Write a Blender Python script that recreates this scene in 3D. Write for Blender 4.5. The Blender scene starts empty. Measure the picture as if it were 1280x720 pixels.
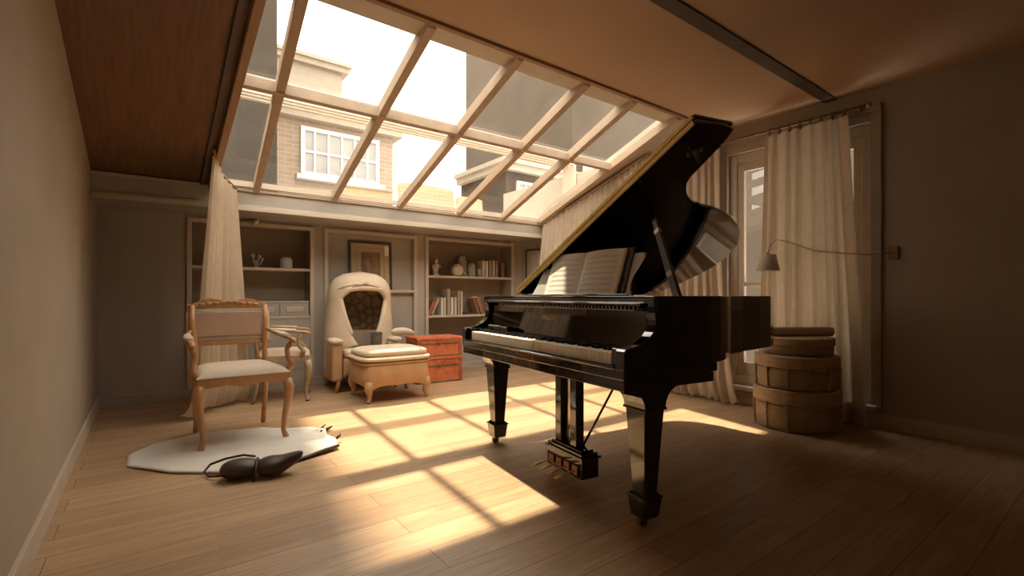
import bpy, bmesh, math, random
from math import sin, cos, pi, radians, atan, tan, sqrt
from mathutils import Vector, Matrix
C = bpy.context.scene
COL = C.collection
random.seed(4)

# ------------------------------------------------------------------ camera
cam_d = bpy.data.cameras.new('camera')
cam = bpy.data.objects.new('camera', cam_d); COL.objects.link(cam)
cam_d.sensor_width = 36.0
cam_d.lens = 604 / 1280 * 36
cam_d.shift_y = 10 / 1280
cam_d.clip_start = 0.05
cam.location = (0, 0, 1.0)
cam.rotation_euler = (radians(90), 0, radians(-37))
C.camera = cam

# ------------------------------------------------------------------ world, sun, exposure
SUN_B, SUN_A = 0.385, 0.045            # metres of run per metre of fall
W = bpy.data.worlds.new('sky'); C.world = W
W.use_nodes = True
wn = W.node_tree.nodes; wl = W.node_tree.links
bg = wn['Background']
bg.inputs['Color'].default_value = (1.0, 0.915, 0.79, 1)
bg.inputs['Strength'].default_value = 4.2
sd = bpy.data.lights.new('sun', 'SUN'); sun = bpy.data.objects.new('sun', sd); COL.objects.link(sun)
sd.energy = 7.8; sd.angle = radians(1.6); sd.color = (1.0, 0.82, 0.58)
sun.location = (2, 8, 12)
sun.rotation_euler = Vector((-SUN_A, -SUN_B, -1)).to_track_quat('-Z', 'Y').to_euler()
C.view_settings.view_transform = 'Standard'
C.view_settings.look = 'None'
C.view_settings.gamma = 1
C.view_settings.use_curve_mapping = False
C.view_settings.exposure = 0.55
C.cycles.use_denoising = True
C.cycles.max_bounces = 10
C.cycles.diffuse_bounces = 6
C.cycles.transparent_max_bounces = 16
C.cycles.sample_clamp_indirect = 6

# ------------------------------------------------------------------ materials
def new_mat(name):
    m = bpy.data.materials.new(name); m.use_nodes = True
    return m, m.node_tree.nodes, m.node_tree.links, m.node_tree.nodes['Principled BSDF']

def mat(name, col, rough=0.6, metal=0.0, var=0.12, scale=8.0, bump=0.0, bscale=60.0, coat=0.0, stretch=(1, 1, 1), spec=0.5, trans=0.0):
    m, n, l, b = new_mat(name)
    tc = n.new('ShaderNodeTexCoord'); mp = n.new('ShaderNodeMapping')
    mp.inputs['Scale'].default_value = stretch
    l.new(tc.outputs['Object'], mp.inputs['Vector'])
    nz = n.new('ShaderNodeTexNoise'); nz.inputs['Scale'].default_value = scale; nz.inputs['Detail'].default_value = 5
    l.new(mp.outputs['Vector'], nz.inputs['Vector'])
    rp = n.new('ShaderNodeValToRGB')
    rp.color_ramp.elements[0].position = 0.3; rp.color_ramp.elements[1].position = 0.7
    rp.color_ramp.elements[0].color = tuple(c * (1 - var) for c in col) + (1,)
    rp.color_ramp.elements[1].color = tuple(min(1, c * (1 + var)) for c in col) + (1,)
    l.new(nz.outputs['Fac'], rp.inputs['Fac']); l.new(rp.outputs['Color'], b.inputs['Base Color'])
    b.inputs['Roughness'].default_value = rough
    b.inputs['Metallic'].default_value = metal
    b.inputs['Specular IOR Level'].default_value = spec
    b.inputs['Coat Weight'].default_value = coat
    b.inputs['Transmission Weight'].default_value = trans
    if bump:
        n2 = n.new('ShaderNodeTexNoise'); n2.inputs['Scale'].default_value = bscale
        l.new(mp.outputs['Vector'], n2.inputs['Vector'])
        bp = n.new('ShaderNodeBump'); bp.inputs['Strength'].default_value = bump; bp.inputs['Distance'].default_value = 0.004
        l.new(n2.outputs['Fac'], bp.inputs['Height']); l.new(bp.outputs['Normal'], b.inputs['Normal'])
    return m

def floor_mat():
    m, n, l, b = new_mat('oak_planks')
    tc = n.new('ShaderNodeTexCoord')
    def brick(w, h, c1, c2, mort, ms, off):
        mp = n.new('ShaderNodeMapping'); mp.inputs['Location'].default_value = (off, off * .3, 0)
        l.new(tc.outputs['Object'], mp.inputs['Vector'])
        k = n.new('ShaderNodeTexBrick'); k.inputs['Scale'].default_value = 1
        k.inputs['Brick Width'].default_value = w; k.inputs['Row Height'].default_value = h
        k.inputs['Mortar Size'].default_value = ms; k.inputs['Mortar Smooth'].default_value = 0.3
        k.inputs['Color1'].default_value = c1 + (1,); k.inputs['Color2'].default_value = c2 + (1,)
        k.inputs['Mortar'].default_value = mort + (1,); k.offset_frequency = 2; k.offset = 0.37
        l.new(mp.outputs['Vector'], k.inputs['Vector'])
        return k
    k1 = brick(1.9, 0.165, (0.56, 0.385, 0.235), (0.47, 0.31, 0.18), (0.13, 0.065, 0.03), 0.0016, 0.31)
    k2 = brick(0.85, 0.055, (1.0, 1.0, 1.0), (0.86, 0.83, 0.80), (0.74, 0.70, 0.66), 0.0006, 0.31)
    mx = n.new('ShaderNodeMixRGB'); mx.blend_type = 'MULTIPLY'; mx.inputs[0].default_value = 1
    l.new(k1.outputs['Color'], mx.inputs[1]); l.new(k2.outputs['Color'], mx.inputs[2])
    mp = n.new('ShaderNodeMapping'); mp.inputs['Scale'].default_value = (1.2, 22, 1)
    l.new(tc.outputs['Object'], mp.inputs['Vector'])
    nz = n.new('ShaderNodeTexNoise'); nz.inputs['Scale'].default_value = 3; nz.inputs['Detail'].default_value = 8
    l.new(mp.outputs['Vector'], nz.inputs['Vector'])
    rp = n.new('ShaderNodeValToRGB'); rp.color_ramp.elements[0].color = (.78, .76, .74, 1); rp.color_ramp.elements[1].color = (1.08, 1.07, 1.05, 1)
    rp.color_ramp.elements[0].position = .3; rp.color_ramp.elements[1].position = .7
    l.new(nz.outputs['Fac'], rp.inputs['Fac'])
    m2 = n.new('ShaderNodeMixRGB'); m2.blend_type = 'MULTIPLY'; m2.inputs[0].default_value = 1
    l.new(mx.outputs[0], m2.inputs[1]); l.new(rp.outputs['Color'], m2.inputs[2])
    l.new(m2.outputs[0], b.inputs['Base Color'])
    b.inputs['Roughness'].default_value = 0.42
    bp = n.new('ShaderNodeBump'); bp.inputs['Strength'].default_value = 0.35; bp.inputs['Distance'].default_value = 0.002
    l.new(k1.outputs['Fac'], bp.inputs['Height']); bp.invert = True
    l.new(bp.outputs['Normal'], b.inputs['Normal'])
    return m

def glass_mat(name='window_glass', tint=(0.97, 0.98, 0.97), gl=0.10):
    m = bpy.data.materials.new(name); m.use_nodes = True
    n = m.node_tree.nodes; l = m.node_tree.links; n.clear()
    o = n.new('ShaderNodeOutputMaterial'); t = n.new('ShaderNodeBsdfTransparent'); g = n.new('ShaderNodeBsdfGlossy')
    t.inputs[0].default_value = tint + (1,); g.inputs['Roughness'].default_value = 0.02
    g.inputs['Color'].default_value = (1, 1, 1, 1)
    mx = n.new('ShaderNodeMixShader'); mx.inputs[0].default_value = .07
    l.new(t.outputs[0], mx.inputs[1]); l.new(g.outputs[0], mx.inputs[2])
    l.new(mx.outputs[0], o.inputs[0])
    return m

def brick_mat(name, c1, c2, mortar, sc=1.0):
    m, n, l, b = new_mat(name)
    tc = n.new('ShaderNodeTexCoord'); mp = n.new('ShaderNodeMapping')
    mp.inputs['Rotation'].default_value = (radians(90), 0, 0)
    l.new(tc.outputs['Object'], mp.inputs['Vector'])
    k = n.new('ShaderNodeTexBrick'); k.inputs['Scale'].default_value = sc
    k.inputs['Brick Width'].default_value = .24; k.inputs['Row Height'].default_value = .08; k.inputs['Mortar Size'].default_value = .008
    k.inputs['Color1'].default_value = c1 + (1,); k.inputs['Color2'].default_value = c2 + (1,); k.inputs['Mortar'].default_value = mortar + (1,)
    l.new(mp.outputs['Vector'], k.inputs['Vector']); l.new(k.outputs['Color'], b.inputs['Base Color'])
    b.inputs['Roughness'].default_value = .9
    return m

def wicker_mat():
    m, n, l, b = new_mat('wicker')
    tc = n.new('ShaderNodeTexCoord')
    w = n.new('ShaderNodeTexWave'); w.bands_direction = 'Z'; w.inputs['Scale'].default_value = 26; w.inputs['Distortion'].default_value = 1.5
    w.inputs['Detail'].default_value = 2; w.inputs['Detail Scale'].default_value = 3
    l.new(tc.outputs['Object'], w.inputs['Vector'])
    rp = n.new('ShaderNodeValToRGB'); rp.color_ramp.elements[0].color = (.36, .24, .145, 1); rp.color_ramp.elements[1].color = (.70, .53, .36, 1)
    l.new(w.outputs['Fac'], rp.inputs['Fac']); l.new(rp.outputs['Color'], b.inputs['Base Color'])
    b.inputs['Roughness'].default_value = .8
    bp = n.new('ShaderNodeBump'); bp.inputs['Strength'].default_value = .9; bp.inputs['Distance'].default_value = .006
    l.new(w.outputs['Fac'], bp.inputs['Height']); l.new(bp.outputs['Normal'], b.inputs['Normal'])
    return m

def linen(m):
    n = m.node_tree.nodes; l = m.node_tree.links; b = n['Principled BSDF']; o = n['Material Output']
    t = n.new('ShaderNodeBsdfTranslucent'); mx = n.new('ShaderNodeMixShader'); mx.inputs[0].default_value = .28
    l.new(b.inputs['Base Color'].links[0].from_socket, t.inputs['Color'])
    l.new(b.outputs[0], mx.inputs[1]); l.new(t.outputs[0], mx.inputs[2]); l.new(mx.outputs[0], o.inputs['Surface'])
    return m

def tuft_mat():
    m, n, l, b = new_mat('tufted_brown_cloth')
    tc = n.new('ShaderNodeTexCoord')
    v = n.new('ShaderNodeTexVoronoi'); v.feature = 'DISTANCE_TO_EDGE'; v.inputs['Scale'].default_value = 10
    l.new(tc.outputs['Object'], v.inputs['Vector'])
    rp = n.new('ShaderNodeValToRGB'); rp.color_ramp.elements[0].color = (.13, .08, .05, 1); rp.color_ramp.elements[1].color = (.30, .195, .125, 1)
    rp.color_ramp.elements[1].position = .25
    l.new(v.outputs['Distance'], rp.inputs['Fac']); l.new(rp.outputs['Color'], b.inputs['Base Color'])
    b.inputs['Roughness'].default_value = .85
    bp = n.new('ShaderNodeBump'); bp.inputs['Strength'].default_value = 1; bp.inputs['Distance'].default_value = .02
    l.new(v.outputs['Distance'], bp.inputs['Height']); l.new(bp.outputs['Normal'], b.inputs['Normal'])
    return m

M_ = {}
M_['floor'] = floor_mat()
M_['wall'] = mat('greige_paint', (.42, .355, .28), .65, var=.05, scale=3)
M_['wall_back'] = mat('grey_panel_paint', (.42, .375, .32), .6, var=.06, scale=4, stretch=(1, 1, .3))
M_['ceiling'] = mat('warm_plaster', (.53, .36, .235), .85, var=.05, scale=1.5)
M_['slope'] = mat('brown_timber_board', (.16, .075, .038), .6, var=.2, scale=5, stretch=(8, .6, 1))
M_['trim'] = mat('cream_trim_paint', (.56, .47, .37), .55, var=.05)
M_['bar'] = mat('glazing_bar_timber', (.46, .34, .24), .55, var=.08, scale=10)
M_['edge_wood'] = mat('edge_timber', (.33, .19, .10), .5, var=.12, scale=10, stretch=(6, .8, 1))
M_['seam'] = mat('dark_ceiling_rail', (.10, .065, .045), .6, var=.1)
M_['shelfin'] = mat('shelf_taupe_paint', (.29, .225, .165), .7, var=.06, scale=4)
M_['glass'] = glass_mat()
M_['lacquer'] = mat('black_lacquer', (.006, .0055, .005), .07, var=.05, coat=1.0, spec=.6)
M_['lacquer_satin'] = mat('black_satin', (.02, .018, .015), .28, var=.1)
M_['bronze'] = mat('bronze_plate', (.16, .10, .045), .4, metal=.6)
M_['gold'] = mat('polished_brass', (.88, .66, .26), .34, metal=.6, var=.08, scale=30)
M_['goldleaf'] = mat('gold_letters', (.60, .46, .16), .35, metal=.7, var=.1)
M_['silver'] = mat('steel', (.6, .58, .55), .25, metal=1, var=.05)
M_['ivory'] = mat('ivory_keys', (.90, .85, .73), .35, var=.04)
M_['ebony'] = mat('ebony_keys', (.008, .008, .008), .3, var=.1)
M_['paper'] = mat('score_paper', (.93, .89, .80), .8, var=.03)
M_['ink'] = mat('grey_ink', (.62, .57, .48), .8, var=.2, scale=90)
M_['greypanel'] = mat('pale_grey_desk', (.60, .58, .54), .4, var=.05)
M_['curtain'] = linen(mat('linen_curtain', (.66, .54, .40), .9, var=.05, scale=14, bump=.25, bscale=300))
M_['cream'] = mat('cream_upholstery', (.66, .53, .39), .85, var=.08, scale=10, bump=.3, bscale=200)
M_['tan'] = mat('tan_leather', (.50, .30, .15), .55, var=.10, scale=9, bump=.2)
M_['tuft'] = tuft_mat()
M_['chairwood'] = mat('honey_beech', (.45, .235, .10), .42, var=.15, scale=9, stretch=(3, 3, .6))
M_['palewood'] = mat('pale_carved_wood', (.42, .31, .20), .5, var=.15, scale=12)
M_['seatcloth'] = mat('oatmeal_seat_cloth', (.56, .46, .355), .85, var=.06, bump=.3, bscale=260)
M_['backcloth'] = mat('rose_tan_cloth', (.42, .275, .19), .8, var=.08, bump=.3, bscale=260)
M_['red'] = mat('worn_red_paint', (.62, .17, .07), .5, var=.25, scale=12, bump=.3, bscale=40)
M_['reddark'] = mat('dark_red_strap', (.38, .10, .05), .5, var=.25, scale=14)
M_['brownmetal'] = mat('aged_brass_strip', (.24, .15, .08), .45, metal=.5, var=.2, scale=30)
M_['leather'] = mat('dark_brown_leather', (.055, .032, .022), .5, var=.2, scale=20, bump=.3)
M_['rug'] = mat('white_hide', (.68, .64, .58), .9, var=.05, scale=6, bump=.4, bscale=120)
M_['wicker'] = wicker_mat()
M_['bandwood'] = mat('bent_wood_band', (.48, .33, .19), .6, var=.15, scale=10, stretch=(1, 1, 5))
M_['ceramic'] = mat('grey_ceramic', (.52, .49, .44), .4, var=.08)
M_['stone'] = mat('cream_stone', (.60, .50, .38), .8, var=.15, scale=25, bump=.6, bscale=30)
M_['jar'] = mat('pale_green_glaze', (.40, .38, .31), .3, var=.2, scale=30)
M_['orange'] = mat('orange_peel', (.50, .17, .07), .6, var=.1)
M_['darkframe'] = mat('dark_frame_wood', (.06, .05, .042), .4, var=.1)
M_['matboard'] = mat('yellowed_matboard', (.50, .39, .24), .8, var=.08)
M_['print'] = mat('faded_brown_print', (.26, .18, .11), .8, var=.45, scale=14, stretch=(1, 1, .4))
M_['ribbed'] = mat('dark_ribbed_clay', (.11, .095, .075), .5, var=.3, scale=20)
M_['shade'] = mat('pleated_shade', (.74, .66, .54), .8, var=.05)
M_['ext1'] = brick_mat('pale_brick', (.36, .265, .20), (.31, .225, .165), (.40, .33, .27))
M_['ext2'] = mat('cream_stucco', (.42, .36, .29), .9, var=.04)
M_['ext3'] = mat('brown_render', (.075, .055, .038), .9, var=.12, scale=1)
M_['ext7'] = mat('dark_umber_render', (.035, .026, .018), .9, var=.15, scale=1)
M_['ext4'] = mat('white_window_paint', (.62, .61, .59), .5, var=.02)
M_['ext5'] = mat('pale_pane_blind', (.36, .35, .34), .4, var=.1, scale=3)
M_['ext6'] = mat('dark_pane', (.16, .15, .14), .1, var=.2, scale=2)
M_['roofmetal'] = mat('grey_lead', (.50, .50, .49), .5, var=.08)
for k, c in dict(b_cream=(.60, .52, .40), b_white=(.70, .66, .58), b_tan=(.42, .31, .20), b_brown=(.25, .14, .09), b_rust=(.40, .16, .09), b_grey=(.36, .32, .27), b_dark=(.06, .05, .045)).items():
    M_[k] = mat(k[2:] + '_book_cloth', c, .7, var=.08, scale=20)

# ------------------------------------------------------------------ mesh builder
class MB:
    def __init__(s): s.v = []; s.f = []
    def add(s, vs, fs):
        o = len(s.v); s.v += [tuple(p) for p in vs]; s.f += [tuple(i + o for i in f) for f in fs]; return s
    def box(s, x0, x1, y0, y1, z0, z1):
        return s.add([(x0, y0, z0), (x1, y0, z0), (x1, y1, z0), (x0, y1, z0), (x0, y0, z1), (x1, y0, z1), (x1, y1, z1), (x0, y1, z1)],
                     [(0, 3, 2, 1), (4, 5, 6, 7), (0, 1, 5, 4), (1, 2, 6, 5), (2, 3, 7, 6), (3, 0, 4, 7)])
    def prism(s, poly, fn, a, b):
        """poly of 2-D points, fn(p, q, h) -> 3-D, from height a to b"""
        n = len(poly)
        vs = [fn(p[0], p[1], a) for p in poly] + [fn(p[0], p[1], b) for p in poly]
        fs = [tuple(range(n))[::-1], tuple(range(n, 2 * n))] + [(i, (i + 1) % n, n + (i + 1) % n, n + i) for i in range(n)]
        return s.add(vs, fs)
    def bar(s, p0, p1, w, h, up=(0, 0, 1), w1=None, h1=None):
        p0, p1 = Vector(p0), Vector(p1); d = (p1 - p0).normalized(); x = d.cross(Vector(up))
        x = x.normalized() if x.length > 1e-4 else Vector((1, 0, 0)); y = x.cross(d).normalized()
        w1 = w if w1 is None else w1; h1 = h if h1 is None else h1
        vs = [p + x * (a * ww / 2) + y * (b * hh / 2) for p, ww, hh in ((p0, w, h), (p1, w1, h1)) for a, b in ((-1, -1), (1, -1), (1, 1), (-1, 1))]
        return s.add(vs, [(0, 3, 2, 1), (4, 5, 6, 7), (0, 1, 5, 4), (1, 2, 6, 5), (2, 3, 7, 6), (3, 0, 4, 7)])
    def tube(s, pts, r, n=10, closed=False, fl=1.0):
        pts = [Vector(p) for p in pts]; N = len(pts)
        rs = r if isinstance(r, (list, tuple)) else [r] * N
        vs = []; ref = None
        for i, p in enumerate(pts):
            a = pts[i - 1] if (i > 0 or closed) else p
            b = pts[(i + 1) % N] if (i < N - 1 or closed) else p
            d = (b - a).normalized()
            if ref is None:
                ref = Vector((0, 0, 1)) if abs(d.z) < .9 else Vector((1, 0, 0))
            x = d.cross(ref)
            x = x.normalized() if x.length > 1e-5 else Vector((1, 0, 0)); y = x.cross(d).normalized(); ref = y
            for k in range(n):
                t = 2 * pi * k / n; vs.append(p + x * cos(t) * rs[i] + y * sin(t) * rs[i] * fl)
        fs = []
        for i in range(N if closed else N - 1):
            for k in range(n):
                j = (i + 1) % N
                fs.append((i * n + k, i * n + (k + 1) % n, j * n + (k + 1) % n, j * n + k))
        if not closed: fs += [tuple(range(n))[::-1], tuple((N - 1) * n + k for k in range(n))]
        return s.add(vs, fs)
    def lathe(s, prof, c=(0, 0, 0), n=24, rib=0.0, ribs=0):
        vs = []; fs = []; m = len(prof)
        for i, (r, z) in enumerate(prof):
            for k in range(n):
                t = 2 * pi * k / n; rr = r * (1 + rib * cos(ribs * t)); vs.append((c[0] + rr * cos(t), c[1] + rr * sin(t), c[2] + z))
        for i in range(m - 1):
            for k in range(n): fs.append((i * n + k, i * n + (k + 1) % n, (i + 1) * n + (k + 1) % n, (i + 1) * n + k))
        fs += [tuple(range(n))[::-1], tuple((m - 1) * n + k for k in range(n))]
        return s.add(vs, fs)
    def grid(s, fn, nu, nv, wrap=False):
        vs = [fn(i / nu, j / nv) for i in range(nu + 1) for j in range(nv + 1)]
        return s.add(vs, [(i * (nv + 1) + j, (i + 1) * (nv + 1) + j, (i + 1) * (nv + 1) + j + 1, i * (nv + 1) + j + 1) for i in range(nu) for j in range(nv)])
    def ball(s, c, r, n=16, m=10):
        rx, ry, rz = r if isinstance(r, (tuple, list)) else (r, r, r)
        prof = [(max(1e-4, sin(pi * i / m)), -cos(pi * i / m)) for i in range(m + 1)]
        vs = []; fs = []
        for a, z in prof:
            for k in range(n):
                t = 2 * pi * k / n; vs.append((c[0] + rx * a * cos(t), c[1] + ry * a * sin(t), c[2] + rz * z))
        for i in range(m):
            for k in range(n): fs.append((i * n + k, i * n + (k + 1) % n, (i + 1) * n + (k + 1) % n, (i + 1) * n + k))
        return s.add(vs, fs)
    def xf(s, mtx):
        s.v = [tuple(mtx @ Vector(p)) for p in s.v]; return s
    def build(s, name, m, parent=None, bevel=0, smooth=False, sub=0, solid=0, loc=None, rot=None, soff=0):
        me = bpy.data.meshes.new(name); me.from_pydata(s.v, [], s.f)
        bm = bmesh.new(); bm.from_mesh(me)
        
        if smooth: bmesh.ops.remove_doubles(bm, verts=bm.verts, dist=1e-6)
        bmesh.ops.recalc_face_normals(bm, faces=bm.faces); bm.to_mesh(me); bm.free()
        me.materials.append(M_[m] if isinstance(m, str) else m)
        o = bpy.data.objects.new(name, me); COL.objects.link(o)
        if parent: o.parent = parent
        if loc: o.location = loc
        if rot: o.rotation_euler = rot
        if solid:
            k = o.modifiers.new('solid', 'SOLIDIFY'); k.thickness = solid; k.offset = soff
        if bevel:
            k = o.modifiers.new('bevel', 'BEVEL'); k.width = bevel; k.segments = 3; k.limit_method = 'ANGLE'; k.angle_limit = radians(35)
            k.harden_normals = False
        if sub:
            k = o.modifiers.new('sub', 'SUBSURF'); k.levels = sub; k.render_levels = sub
        if smooth or sub:
            for p in me.polygons: p.use_smooth = True
        elif bevel:
            pass
        return o

def tag(o, label=None, cat=None, group=None, kind=None):
    if label: o['label'] = label
    if cat: o['category'] = cat
    if group: o['group'] = group
    if kind: o['kind'] = kind
    return o
def thing(name, label, cat, loc=(0, 0, 0), rz=0, group=None):
    o = bpy.data.objects.new(name, None); COL.objects.link(o); o.location = loc; o.rotation_euler = (0, 0, rz)
    o.empty_display_size = .1
    return tag(o, label, cat, group)
def struct(name, mb, m, **k):
    o = mb.build(name, m, **k); o['kind'] = 'structure'; return o
def copy_tree(o, parent=None):
    c = o.copy(); COL.objects.link(c)
    if parent: c.parent = parent
    for ch in list(o.children): copy_tree(ch, c)
    return c
lerp = lambda a, b, t: a + (b - a) * t
XY = lambda p, q, h: (p, q, h)          # plan polygon extruded upward
XZ = lambda p, q, h: (p, h, q)          # elevation polygon extruded along y
YZ = lambda p, q, h: (h, p, q)

# ------------------------------------------------------------------ room shell
YB, XR, XL, YF, H = 5.65, 4.43, -0.36, -2.2, 2.59
SL = 0.235
zs = lambda y: H - SL * (y - 2.52)       # slope plane (underside of glazing)
YS = 5.05                                # sill line of the glazed slope
struct('floor', MB().box(XL - .2, XR + .2, YF - .2, 6.2, -.12, 0), 'floor')
struct('ceiling', MB().box(XL - .2, XR + .2, YF - .2, 2.52, H, H + .16), 'ceiling')
# sloping ceiling left and right of the glazing
XG0 = .44
gR = lambda y: 3.76 + (4.29 - 3.76) * (y - 2.58) / (5.23 - 2.58)    # right edge of the glazing
mb = MB(); e = .12
def slab(mb, poly, t=.12):
    n = len(poly)
    vs = [(x, y, zs(y)) for x, y in poly] + [(x, y, zs(y) + t) for x, y in poly]
    mb.add(vs, [tuple(range(n)), tuple(range(n, 2 * n))] + [(i, (i + 1) % n, n + (i + 1) % n, n + i) for i in range(n)])
slab(mb, [(XL - .2, 2.52), (XG0, 2.52), (XG0, YS), (XL - .2, YS)])
struct('ceiling_slope_left', mb, 'slope')
mb = MB(); slab(mb, [(gR(2.52), 2.52), (XR + .2, 2.52), (XR + .2, YS), (gR(YS), YS)])
struct('ceiling_slope_right', mb, 'wall')
# dark rail across the flat ceiling
struct('trim_1', MB().box(XL, XR, 1.53, 1.62, H - .012, H + .004), 'seam')
struct('trim_2', MB().box(XG0 - .02, XR, 2.485, 2.52, H - .02, H + .01), 'edge_wood')
# left edge timbers of the glazed slope
mb = MB(); mb.bar((XG0 + .015, 2.56, zs(2.56) - .02), (XG0 + .015, YS, zs(YS) - .02), .05, .06)
struct('trim_3', mb, 'edge_wood', bevel=.004)
mb = MB(); mb.bar((XG0 - .06, 2.56, zs(2.56) - .012), (XG0 - .06, YS, zs(YS) - .012), .025, .03)
struct('trim_4', mb, 'seam')
# walls
struct('wall_left', MB().box(XL - .2, XL, YF - .2, 6.1, 0, H), 'wall')
struct('wall_front', MB().box(XL, XR, YF - .2, YF, 0, H), 'wall')
# right wall with a window opening
WY0, WY1, WZ0, WZ1 = 1.30, 2.44, .18, 2.33
mb = MB()
mb.box(XR, XR + .2, YF, WY0, 0, H); mb.box(XR, XR + .2, WY1, 6.1, 0, H)
mb.box(XR, XR + .2, WY0, WY1, 0, WZ0); mb.box(XR, XR + .2, WY0, WY1, WZ1, H)
struct('wall_right', mb, 'wall')
struct('baseboard_right', MB().box(XR - .018, XR, YF, YB, 0, .11), 'trim', bevel=.004)
struct('baseboard_left', MB().box(XL, XL + .018, YF, YB, 0, .11), 'trim', bevel=.004)
# back wall: pilasters, cornice, recess backing
mb = MB()
mb.box(XL, XR, 5.98, 6.1, 0, 2.0)
for a, b in ((XL, .30), (1.48, 1.59), (2.73, 2.85), (4.28, XR)):
    mb.box(a, b, YB, 5.98, 0, 1.80)
for a, b in ((.30, 1.48), (1.59, 2.73), (2.85, 4.28)): mb.box(a, b, YB, 5.98, 1.765, 1.80)
struct('wall_back', mb, 'wall_back')
struct('baseboard_back', MB().box(XL, XR, YB - .022, YB + .003, 0, .10), 'wall_back', bevel=.005)
# deep sill beam over the shelves with stepped mouldings
zt = zs(YS)
mb = MB(); mb.box(XL, XR, YS, 6.1, 1.80, zt)
struct('wall_back_beam', mb, 'wall_back')
mb = MB(); mb.box(XL, XR, YS - .035, YS, 1.785, 1.822); mb.box(XL, XR, YS - .02, YS, 1.822, 1.84)
mb.box(XL, XR, YS - .028, YS, zt - .03, zt - .004)
struct('trim_5', mb, 'trim', bevel=.004)

# ------------------------------------------------------------------ glazed slope
TOPX = [.63, 1.32, 1.965, 2.60, 3.14, 3.745]
BOTX = [.81, 1.52, 2.235, 3.00, 3.645, 4.26]
sky = thing('window_1', None, None); sky['kind'] = 'structure'
for a, b in zip(TOPX, BOTX):
    mb = MB(); mb.bar((a, 2.53, zs(2.53) + .01), (b, YS + .01, zs(YS + .01) + .01), .058, .085)
    mb.build('glazing_bar', 'bar', sky, bevel=.004)
lft = lambda y: XG0 + .04
mb = MB(); mb.bar((XG0 + .03, 3.475, zs(3.475) + .0), (gR(3.47), 3.475, zs(3.475) + .0), .062, .075)
mb.build('purlin', 'bar', sky, bevel=.004)
mb = MB(); mb.bar((XG0 + .03, 3.56, zs(3.56) + .06), (gR(3.53), 3.56, zs(3.56) + .06), .17, .03)
mb.build('outer_flashing', 'roofmetal', sky)
for k in range(3):  # outer slats, raised above the glass to cast an extra shadow band indoors
    yy = 4.52 + k * .075
    mb = MB(); mb.bar((.2, yy, 2.70), (4.4, yy, 2.70), .045, .02); mb.build('outer_shadow_rail', 'trim', sky)
for xx in (.2, 4.38):
    mb = MB(); mb.box(xx, xx + .03, 4.48, 4.70, zs(4.6) + .1, 2.69); mb.build('rail_post', 'trim', sky)
mb = MB(); mb.bar((XG0, 2.615, zs(2.615) + .04), (gR(2.6), 2.615, zs(2.615) + .04), .16, .05)
mb.bar((XG0, 2.71, zs(2.71) + .07), (gR(2.7), 2.71, zs(2.71) + .07), .02, .02)
mb.build('top_frame', 'trim', sky)
mb = MB(); mb.bar((XG0, YS - .03, zs(YS) + .03), (XR - .1, YS - .03, zs(YS) + .03), .05, .05)
mb.build('bottom_frame', 'trim', sky)
edges_t = [XG0] + TOPX; edges_b = [XG0] + BOTX
for i in range(6):
    for (y0, y1) in ((2.56, 3.475), (3.475, YS)):
        def X(side, y): return lerp(edges_t[i + side], edges_b[i + side], (y - 2.53) / (YS + .01 - 2.53))
        mb = MB(); zz = .048
        P = [(X(0, y0), y0), (X(1, y0), y0), (X(1, y1), y1), (X(0, y1), y1)]
        mb.add([(x, y, zs(y) + zz) for x, y in P], [(0, 1, 2, 3)])
        mb.build('pane', 'glass', sky)

# ------------------------------------------------------------------ right window
win = thing('window_2', None, None, (XR, 0, 0)); win['kind'] = 'structure'
mb = MB()
for a, b in ((WY0, WY0 + .07), (WY1 - .07, WY1)): mb.box(.02, .10, a, b, WZ0, WZ1)
mb.box(.021, .099, WY0 + .07, WY1 - .07, WZ0, WZ0 + .08); mb.box(.021, .099, WY0 + .07, WY1 - .07, WZ1 - .08, WZ1)
mb.build('window_frame', 'trim', win, bevel=.005)
mb = MB()
for a, b in ((WY0 + .07, WY1 - .07),):
    mb.box(.035, .08, a, a + .06, WZ0 + .08, WZ1 - .08); mb.box(.035, .08, b - .06, b, WZ0 + .08, WZ1 - .08)
    mb.box(.036, .079, a + .06, b - .06, WZ0 + .08, WZ0 + .2); mb.box(.036, .079, a + .06, b - .06, WZ1 - .16, WZ1 - .08); mb.box(.04, .07, a + .06, b - .06, 1.09, 1.13)
mb.build('sash', 'trim', win, bevel=.004)
MB().add([(.06, WY0 + .1, WZ0 + .1), (.06, WY1 - .1, WZ0 + .1), (.06, WY1 - .1, WZ1 - .1), (.06, WY0 + .1, WZ1 - .1)], [(0, 1, 2, 3)]).build('pane', 'glass', win)
mb = MB(); mb.box(-.03, 0, WY0 - .07, WY0, WZ0 - .02, WZ1 + .07); mb.box(-.03, 0, WY1, WY1 + .07, WZ0 - .02, WZ1 + .07)
mb.box(-.035, 0, WY0 - .07, WY1 + .07, WZ1 + .0705, WZ1 + .13); mb.box(-.029, 0, WY0, WY1, WZ1, WZ1 + .07)
mb.build('window_surround', 'wall', win, bevel=.005)
mb = MB(); mb.box(-.08, 0, WY0 - .05, WY1 + .05, WZ0 - .05, WZ0 - .01); mb.build('window_sill', 'trim', win, bevel=.005)

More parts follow.
